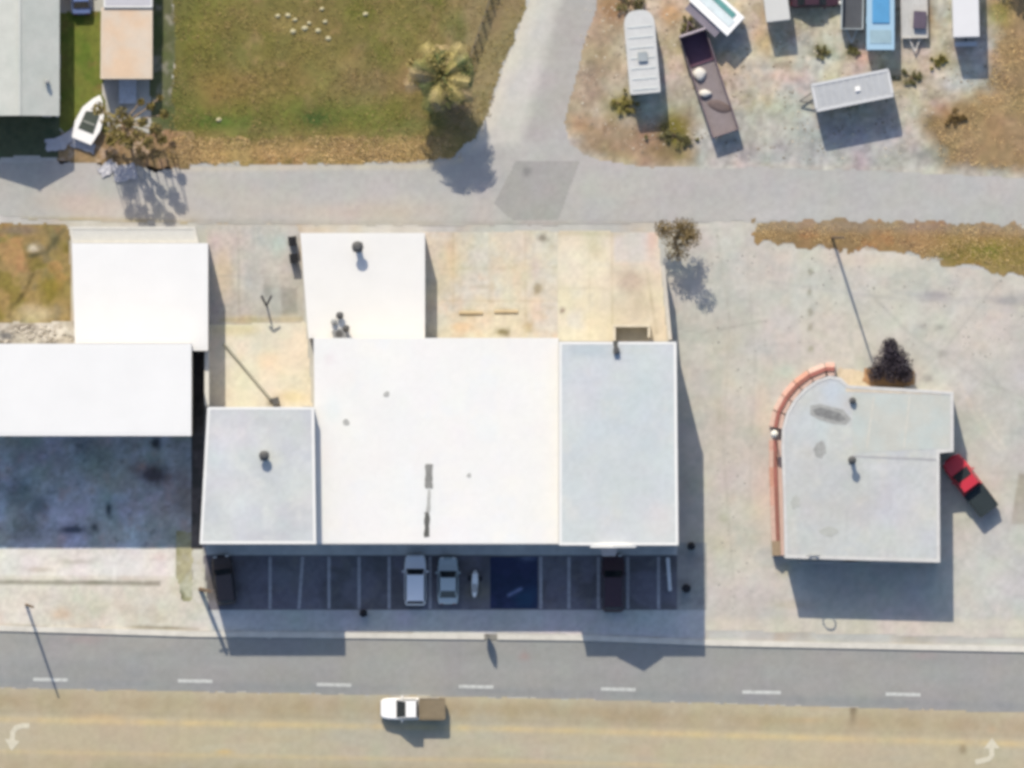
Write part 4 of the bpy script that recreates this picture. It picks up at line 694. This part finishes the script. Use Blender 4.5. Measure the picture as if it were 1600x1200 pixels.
x, y = W(1124, 166, .8); o = MB().loft([[(1.1 * s * math.cos(t) * (1 + .15 * math.sin(2 * t)), .5 * s * math.sin(t), z) for t in [k * 2 * math.pi / 14 for k in range(14)]] for z, s in [(0, 1), (.06, .9), (.12, .5)]]).build('tarpaulin', mat('brown_tarp', C(122, 108, 106), var=.1), None)
o.location = (x, y, .71); o.rotation_euler.z = -.4; tag(o, 'crumpled brown tarpaulin toward the south end of the long open trailer', 'tarpaulin')
open_trailer(1332, -12, -91, 6.6, 2.0, .9, 'pale-sided open trailer with a dark floor west of the blue motorhome', mat('pale_frame', C(196, 206, 210)), mat('dark_floor', C(92, 96, 104)), zd=.55, name='utility_trailer')
r = open_trailer(1428, -14, -89, 8.4, 2.4, .12, 'cream flatbed trailer carrying a dark box, east of the blue motorhome', mat('cream_frame', C(220, 216, 210)), mat('cream_deck', C(214, 214, 212)), zd=.62)
x, y = W(1437, 31, 1); r = thing('tool_box', 'dark grey tool box at the south end of the cream flatbed trailer', 'tool box', (x, y, .622), -.05)
MB().box(-.55, .55, -.75, .75, 0, .4).build('body', mat('dark_mauve_box', C(104, 94, 110)), r, bevel=.03); MB().box(-.58, .58, -.78, .78, .402, .46).build('lid', mat('dark_mauve_box', C(104, 94, 110)), r, bevel=.02)
car(1274, -4, 2, 4.5, 1.85, 1.5, maroon, 'dark maroon car seen only by its south side at the top edge', 'sedan')
car(127, -12, 92, 4.0, 1.8, 1.45, paintm('slate_blue_paint', C(120, 140, 190)), 'slate blue car in the shade between the grey house and the peach cabin', 'sedan')
# dinghy west of the bare tree
x, y = W(142, 186); r = thing('dinghy', 'small white boat with a dark open cockpit under the bare tree', 'boat', (x, y, .1), math.radians(68))
def hull(s, z, wx=1.0): return [(lx_ * s * 1.15, wy * s * wx * 1.25, z) for lx_, wy in [(-1.9, -.75), (-.6, -.98), (.6, -.85), (1.5, -.4), (2.0, 0), (1.5, .4), (.6, .85), (-.6, .98), (-1.9, .75)]]
MB().loft([hull(.7, 0, .5), hull(.92, .4), hull(1, .75)]).build('hull', whitep, r)
MB().loft([hull(1.0, .752), hull(.97, .8)]).build('deck', whitep, r)
MB().prism([(-1.2, -.72), (.5, -.65), (.7, 0), (.5, .65), (-1.2, .72)], .803, .83).build('cockpit', mat('cockpit_dark', C(84, 92, 84)), r)
MB().box(-.5, -.3, -.55, .55, .832, .9).build('thwart', mat('thwart_grey', C(150, 154, 146)), r)
# junk by the house: pale sheets
for i, (px, py, sx_, sy_, rz_, l) in enumerate([(105, 215, 1.4, .5, .5, 'pale blue plastic sheet on the ground just west of the white boat'), (88, 226, .9, .5, .1, 'crumpled white sheet on the dirt south of the grey house'), (130, 228, 1.1, .4, -.3, 'white plank pile south of the white boat'), (168, 262, .8, .5, .7, 'pale tarpaulin scrap on the lane edge under the bare tree, west one'), (195, 270, 1.0, .7, .2, 'pale tarpaulin scrap on the lane below the bare tree, east one')]):
    x, y = W(px, py); mb = MB(); N = 7; vv = [(sx_ * (a / (N - 1) * 2 - 1) + random.uniform(-.1, .1), sy_ * (c / (N - 1) * 2 - 1) + random.uniform(-.1, .1), .04 + random.uniform(0, .14)) for c in range(N) for a in range(N)]
    mb.add(vv, [[c * N + a, c * N + a + 1, (c + 1) * N + a + 1, (c + 1) * N + a] for c in range(N - 1) for a in range(N - 1)])
    o = mb.build('plastic_sheet', mat('plastic_sheet', C(206, 206, 214), var=.1, scale=3)); o.location = (x, y, .03); o.rotation_euler.z = rz_
    sm = o.modifiers.new('thickness', 'SOLIDIFY'); sm.thickness = .02; tag(o, l, 'sheet')
# white flecks on the field: scattered stones
for i, (px, py) in enumerate([(434, 25), (450, 24), (461, 31), (503, 14), (508, 34), (483, 36), (458, 49), (497, 48), (513, 60), (476, 44), (571, 22), (342, 187)]):
    x, y = W(px, py); s = random.uniform(.2, .34)
    o = MB().loft([[(s * q * math.cos(t) * random.uniform(.85, 1.1), s * q * .8 * math.sin(t) * random.uniform(.85, 1.1), z) for t in [k * 2 * math.pi / 9 for k in range(9)]] for z, q in [(0, 1), (.1, .9), (.17, .45)]]).build('pale_rock', mat('pale_rock', C(200, 192, 156), var=.1))
    o.location = (x, y, 0); tag(o, 'pale rock lying in the dry grass near the top of the field' if i != 11 else 'single pale rock near the south west corner of the grass field', 'rock', 'pale rocks in the field')
# ------------------------------------------------------------------ plants
def leafmat(name, a, b_, tr=True):
    m = mat(name, a, rough=.6, var=.25, scale=1.6, col2=b_, fine=.25); return m
def leaves_mesh(centres, n, sr, size, seed, flat_=.6):
    r = np.random.default_rng(seed); vv = []; ff = []
    for (cx, cy, cz, R) in centres:
        d = r.normal(size=(n, 3)); d /= np.linalg.norm(d, axis=1)[:, None]; rad = R * r.random(n) ** .5
        p = d * rad[:, None] * np.array([1, 1, flat_]) + np.array([cx, cy, cz])
        for q in p:
            a = r.normal(size=3); a /= np.linalg.norm(a); b2 = np.cross(a, r.normal(size=3)); b2 /= np.linalg.norm(b2) + 1e-9; s = size * r.uniform(.6, 1.4)
            i = len(vv); vv += [tuple(q - a * s), tuple(q + b2 * s * .45), tuple(q + a * s), tuple(q - b2 * s * .45)]; ff.append([i, i + 1, i + 2, i + 3])
    mb = MB(); mb.v = vv; mb.f = ff; return mb
def palm(px, py, hgt, R, nf, label, fm, seed):
    random.seed(seed); x, y = W(px, py, 0); r = thing('palm_tree', label, 'palm tree', (x, y, 0))
    MB().tube([(0, 0, -.02), (.06, .05, hgt * .5), (0, 0, hgt)], [.28, .2, .17], 10).build('trunk', wood, r)
    for k in range(nf):
        a = k * 2.39996 + random.uniform(-.35, .35); lv = k / nf; L = R * random.uniform(.55, 1.12); up = math.radians(72 - 120 * lv + random.uniform(-14, 14)); m = fm[k % len(fm)]
        mb = MB(); pts = []; px_, pz_ = .1, 0; ang = up
        for i in range(9):
            pts.append(Vector((math.cos(a) * px_, math.sin(a) * px_, hgt + pz_))); st = L / 8; px_ += math.cos(ang) * st; pz_ += math.sin(ang) * st; ang -= math.radians(random.uniform(9, 15))
        mb.tube(pts, [.05 * (1 - i / 10) for i in range(9)], 4)
        sd_ = Vector((-math.sin(a), math.cos(a), 0))
        for i in range(1, 9):
            for hh in (0, .33, .66):
                if i == 8 and hh: continue
                base_ = pts[i].lerp(pts[min(i + 1, 8)], hh); d = (pts[i] - pts[i - 1]).normalized(); ll = .95 * math.sin(math.pi * min(.95, (i + hh) / 9)) ** .6
                for s in (-1, 1):
                    tip = base_ + (sd_ * s * .8 + d * .55 + Vector((0, 0, -.35))) * ll * random.uniform(.85, 1.1); wv = d * .055
                    mb.add([base_ - wv, base_ + wv, tip + wv * .3, tip - wv * .3], [[0, 1, 2, 3]])
        mb.build('frond', m, r)
    return r
py_ = leafmat('frond_yellow', (.27, .23, .075), (.36, .29, .12)); pg_ = leafmat('frond_green', (.10, .12, .04), (.22, .21, .07)); pd_ = leafmat('frond_dry', (.4, .3, .17), (.26, .2, .1))
PALM = palm(690, 124, 5.6, 3.3, 80, 'yellow-green palm tree at the corner of the grass field by the diagonal lane', [py_, pg_, pd_, py_, pd_, pg_, pg_], 3)
leaves_mesh([(0, 0, 4.2, 1.9), (.5, -.4, 3.3, 1.7), (-.6, .3, 3.2, 1.6), (0, 0, 2.3, 1.2)], 520, 0, .2, 77, .9).build('shadow_fill', pd_, PALM)  # leaf mass below the crown, added to thicken the palm's cast shadow
leaves_mesh([(-.9, .8, 6.2, 1.5), (-1.8, .2, 5.9, 1.2), (-.2, 1.7, 6.0, 1.2), (-2.4, 1.1, 5.4, .7)], 380, 0, .17, 78, .5).build('dry_leaves', py_, PALM)
leaves_mesh([(.8, -.5, 6.2, 1.5), (1.8, .6, 5.9, 1.2), (.3, -1.6, 5.9, 1.2), (1.9, -1.6, 5.3, .8)], 360, 0, .16, 79, .5).build('green_leaves', pg_, PALM)
def tree(px, py, hgt, crown, label, bark, lm, seed, name='tree', cat='tree', leaf=.16, nl=120, limbs=7, spread=1.0, tr=.16, lean=(0, 0)):
    random.seed(seed); x, y = W(px, py, 0); r = thing(name, label, cat, (x, y, 0)); th = hgt * .45
    MB().tube([(0, 0, -.02), (lean[0] * .3, lean[1] * .3, th * .6), (lean[0] * .5, lean[1] * .5, th)], [tr * 1.4, tr, tr * .85], 9).build('trunk', bark, r)
    mb = MB()
    for (cx, cy, cz, R) in crown:
        s = Vector((lean[0] * .5, lean[1] * .5, th - .1)); e = Vector((cx, cy, cz)); mid = s.lerp(e, .5) + Vector((random.uniform(-.2, .2), random.uniform(-.2, .2), .2))
        mb.tube([s, mid, e], [tr * .6, tr * .4, tr * .16], 6)
        for _ in range(4):
            d = Vector((random.gauss(0, 1), random.gauss(0, 1), random.gauss(.2, .6))).normalized() * R * 1.1; mb.tube([mid.lerp(e, random.uniform(.2, 1)), e + d * .6, e + d], [tr * .22, tr * .12, tr * .05], 4)
    mb.build('limbs', bark, r)
    if nl: leaves_mesh(crown, nl, 0, leaf, seed).build('crown', lm, r)
    return r
barkp = mat('pale_bark', C(186, 162, 134), var=.15, scale=4)
# bare, straggly tree by the lane
random.seed(21)
cr = [(-2.2, 1.4, 3.4, .7), (-1.3, .3, 4.1, .9), (-.2, .8, 4.6, .8), (-1.0, -.6, 4.3, .8), (.5, .2, 5.2, .5), (1.7, .2, 5.0, .5), (2.8, -.5, 4.8, .7), (1.2, -.9, 5.4, .8), (3.6, .9, 4.6, .45), (2.4, 1.6, 4.7, .4), (-.2, -1.2, 5.4, .7), (3.4, -1.4, 4.9, .5), (2.2, -1.6, 5.5, .6), (.4, -1.6, 5.7, .6), (-1.2, -1.5, 5.2, .5), (1.5, 2.0, 3.6, .3), (3.2, 2.4, 3.4, .25)]
tree(196, 196, 5.6, cr, 'straggly half-bare tree with pale branches and olive leaves at the lane edge', barkp, leafmat('olive_leaves', C(150, 136, 74), C(122, 110, 66)), 5, leaf=.17, nl=150, tr=.16)
random.seed(5); x, y = W(222, 240); r = thing('thicket', 'row of bare upright stems on the lane edge south of the straggly tree', 'shrub', (x, y, 0))
tops = []
for k in range(16):
    sx_ = -3.2 + 6.3 * k / 15 + random.uniform(-.2, .2); sy_ = random.uniform(-.6, .5); hh = random.uniform(3.4, 4.5); tx, ty = sx_ + random.uniform(-.25, .25), sy_ + random.uniform(-.3, .3)
    MB().tube([(sx_, sy_, 0), ((sx_ + tx) / 2, (sy_ + ty) / 2, hh / 2), (tx, ty, hh)], [.07, .055, .03], 6).build('stem', barkp, r)
    if -2.9 < sx_ < 1.8: tops.append((tx, ty, hh, .42))
leaves_mesh(tops, 60, 0, .12, 61, .5).build('leaves', leafmat('thicket_leaves', C(150, 134, 84), C(170, 146, 110)), r)
tree(1054, 374, 4.4, [(.1, .2, 3.2, 1.5), (-1.0, .9, 2.6, .9), (1.2, .8, 2.9, 1.1), (.2, -1.0, 2.5, 1.2), (.6, 1.0, 3.9, 1.0), (1.4, .1, 4.5, 1.0)], 'small brown-leaved tree at the north end of the slanting white wall', wood, leafmat('brown_leaves', C(146, 126, 84), C(120, 104, 72)), 9, leaf=.12, nl=430, tr=.12)
tree(1592, -84, 5.0, [(-1.6, 0, 3.2, 1.5), (0, .6, 4.2, 1.6), (1.5, 0, 3.4, 1.5), (-.3, -1.0, 3.6, 1.3), (2.6, 1, 3.1, 1.2)], 'leafy tree just beyond the top right corner', wood, leafmat('green_leaves', C(96, 108, 50), C(76, 90, 40)), 12, leaf=.2, nl=330)
# dark dome-shaped bush in a mulch bed north of the drive-in
x, y = W(1391, 566); r = thing('bush', 'large dark purple-leaved bush in a brown mulch bed north of the drive-in', 'bush', (x, y, 0))
cr = [(-.1, 1.45, .8, .8), (.3, .8, 1.0, 1.0), (-.5, .1, 1.0, 1.15), (.9, 0, 1.1, 1.1), (-1.3, -.9, .7, .85), (.1, -.9, .9, 1.0), (1.3, -1.1, .7, .85)]
leaves_mesh(cr, 900, 0, .1, 33, .8).build('crown', leafmat('purple_leaves', (.035, .028, .04), (.06, .05, .065)), r)
mb = MB()
for c_ in cr: mb.tube([(0, 0, 0), (c_[0] * .5, c_[1] * .5, .45), (c_[0], c_[1], c_[2])], [.09, .06, .03], 6)
mb.build('stems', wood, r)
sheet('mulch_bed', [(1350, 575), (1430, 580), (1428, 600), (1405, 608), (1362, 606), (1348, 595)], .012, C(176, 142, 106), cell=2.2, rag=3, alt=[(C(196, 166, 130), 14, .1, .3, .8)], grain=.14, bump=.8)
sheet('cream_kerb_bed', [(1312, 575), (1352, 582), (1362, 608), (1322, 604), (1306, 590)], .01, C(220, 204, 180), cell=2.2, rag=2, grain=.08)
# low shrubs in the vehicle yard
def shrub(px, py, R, h, label, lm, seed, n=4):
    random.seed(seed); x, y = W(px, py); r = thing('shrub', label, 'shrub', (x, y, 0))
    n *= 3; cr = [(random.gauss(0, .7) * R, random.gauss(0, .5) * R, h * random.uniform(.2, .45), R * random.uniform(.15, .4)) for _ in range(n)]
    leaves_mesh(cr, 55, 0, .1, seed, .5).build('crown', lm, r); mb = MB()
    for c_ in cr: mb.tube([(0, 0, 0), (c_[0] * .6, c_[1] * .6, c_[2] * .6), c_[:3]], [.04, .03, .015], 5)
    mb.build('stems', wood, r)
ly_ = leafmat('shrub_yellow_green', C(160, 150, 86), C(142, 134, 70)); lg_ = leafmat('shrub_green', C(140, 136, 90), C(120, 116, 72))
shrub(972, 162, 1.0, .8, 'yellow-green low shrub west of the long caravan shadow', ly_, 1, 5); shrub(1058, 212, 1.1, .7, 'olive low shrub east of the long caravan shadow', lg_, 2, 5)
shrub(1288, 80, .6, .6, 'small olive shrub in the yard north of the ribbed box trailer', lg_, 3); shrub(1332, 79, .5, .5, 'tiny green shrub at the foot of the pale-sided trailer', lg_, 4); shrub(1074, 41, .6, .6, 'dark small shrub beside the white end of the long open trailer', lg_, 5)
shrub(1424, 121, .7, .5, 'dark green weed clump east of the ribbed box trailer', lg_, 6); shrub(1470, 97, .7, .5, 'yellowish weed clump west of the bright white box trailer', ly_, 7); shrub(985, 6, 1.1, 1.2, 'dark bush at the rounded north end of the long caravan', lg_, 8, 5)
shrub(1496, 186, .9, .5, 'dry brown clump at the edge of the brown grass in the yard', leafmat('dry_clump', C(150, 124, 80), C(134, 112, 70)), 9, 5)
# ------------------------------------------------------------------ grass blades on the field and verges (uncountable)
def grass(name, poly, n, hmin, hmax, m, seed):
    r = np.random.default_rng(seed); xs = [p[0] for p in poly]; ys = [p[1] for p in poly]
    X = r.uniform(min(xs), max(xs), n * 2); Y = r.uniform(min(ys), max(ys), n * 2)
    dn = fbm(X, Y, 40, seed, 3); k = (sdist(poly, X, Y) + 9 * fbm(X, Y, 9, seed + 5, 2) > 0) & (dn + r.uniform(-.5, .5, n * 2) > -.05); X, Y = X[k][:n], Y[k][:n]; n = len(X)
    wx = (X - 800) / S; wy = (600 - Y) / S; a = r.uniform(0, 2 * np.pi, n); h = r.uniform(hmin, hmax, n); ln = r.uniform(.3, 1.0, n) * h; wd = r.uniform(.03, .08, n)
    b1 = np.stack([wx - np.sin(a) * wd, wy + np.cos(a) * wd, np.zeros(n)], 1); b2_ = np.stack([wx + np.sin(a) * wd, wy - np.cos(a) * wd, np.zeros(n)], 1)
    tp = np.stack([wx + np.cos(a) * ln, wy + np.sin(a) * ln, h], 1)
    V = np.stack([b1, b2_, tp], 1).reshape(-1, 3); me = bpy.data.meshes.new(name)
    me.vertices.add(3 * n); me.vertices.foreach_set('co', V.ravel().astype(np.float32)); me.loops.add(3 * n); me.loops.foreach_set('vertex_index', np.arange(3 * n, dtype=np.int32))
    me.polygons.add(n); me.polygons.foreach_set('loop_start', np.arange(0, 3 * n, 3, dtype=np.int32)); me.update(calc_edges=True); me.materials.append(m)
    o = bpy.data.objects.new(name, me); COL.objects.link(o); return o
gm1 = leafmat('field_blades', C(160, 148, 86), C(186, 162, 112)); gm2 = leafmat('dry_blades', C(245, 214, 160), C(225, 195, 145))
tag(grass('grass', field, 18000, .04, .18, gm1, 41), 'dry green and brown grass growing over the open field', 'grass', kind='stuff')
tag(grass('dry_grass', [(262, 215), (700, 212), (725, 250), (262, 256)], 8000, .05, .17, gm2, 42), 'taller straw-coloured grass along the south edge of the field', 'grass', kind='stuff')
tag(grass('verge_blades', [(1178, 348), (1600, 356), (1640, 430), (1480, 408), (1390, 386), (1180, 374)], 7000, .04, .15, gm2, 43), 'short brown grass on the verge south of the lane', 'grass', kind='stuff')
tag(grass('yard_grass', [(1560, -60), (1640, -60), (1640, 268), (1480, 255), (1450, 200), (1545, 145)], 8000, .04, .16, gm2, 44), 'dry brown grass at the east edge of the vehicle yard', 'grass', kind='stuff')

# loose stones, gravel and scraps lying on the yards (uncountable)
def scatter(name, poly, n, smin, smax, m, seed, label):
    r = np.random.default_rng(seed); xs = [p[0] for p in poly]; ys = [p[1] for p in poly]
    X = r.uniform(min(xs), max(xs), n * 3); Y = r.uniform(min(ys), max(ys), n * 3)
    k = (sdist(poly, X, Y) > 1) & (fbm(X, Y, 34, seed, 3) + r.uniform(-.4, .4, n * 3) > .0); X, Y = X[k][:n], Y[k][:n]
    vv = []; ff = []
    for px_, py2 in zip(X, Y):
        s_ = smin + (smax - smin) * r.random() ** 3; x_, y_ = (px_ - 800) / S, (600 - py2) / S; a = r.uniform(0, 6.28); e = r.uniform(.5, 1); b0 = len(vv)
        for q in range(5):
            t = a + q * 1.257; vv.append((x_ + math.cos(t) * s_ * r.uniform(.7, 1.1), y_ + math.sin(t) * s_ * e, 0))
        vv.append((x_ + s_ * .1, y_, s_ * r.uniform(.3, .8))); ff += [(b0 + q, b0 + (q + 1) % 5, b0 + 5) for q in range(5)]
    me = bpy.data.meshes.new(name); me.from_pydata(vv, [], ff); me.materials.append(m); o = bpy.data.objects.new(name, me); COL.objects.link(o)
    tag(o, label, 'rubble', kind='stuff')
yard = [(905, -20), (1545, -20), (1540, 140), (1470, 165), (1445, 205), (1400, 250), (1080, 250), (900, 225)]
scatter('pale_gravel', yard, 1500, .03, .15, mat('pale_stone', C(214, 204, 186), var=.15), 71, 'pale stones and scraps scattered over the vehicle yard')
scatter('dark_gravel', yard, 1500, .03, .15, mat('dark_stone', C(150, 138, 120), var=.2), 72, 'dark stones and litter scattered over the vehicle yard')
scatter('strip_rubble', [(-20, 510), (112, 506), (118, 535), (-20, 536)], 260, .06, .3, mat('rubble_grey', C(196, 190, 180), var=.25), 74, 'grey rubble along the north wall of the big white building')
scatter('forecourt_grit', [(1110, 360), (1290, 392), (1600, 440), (1600, 560), (1180, 560), (1180, 950), (1110, 960)], 900, .03, .13, mat('grit_grey', C(168, 166, 158), var=.15), 75, 'loose grit on the east forecourt')
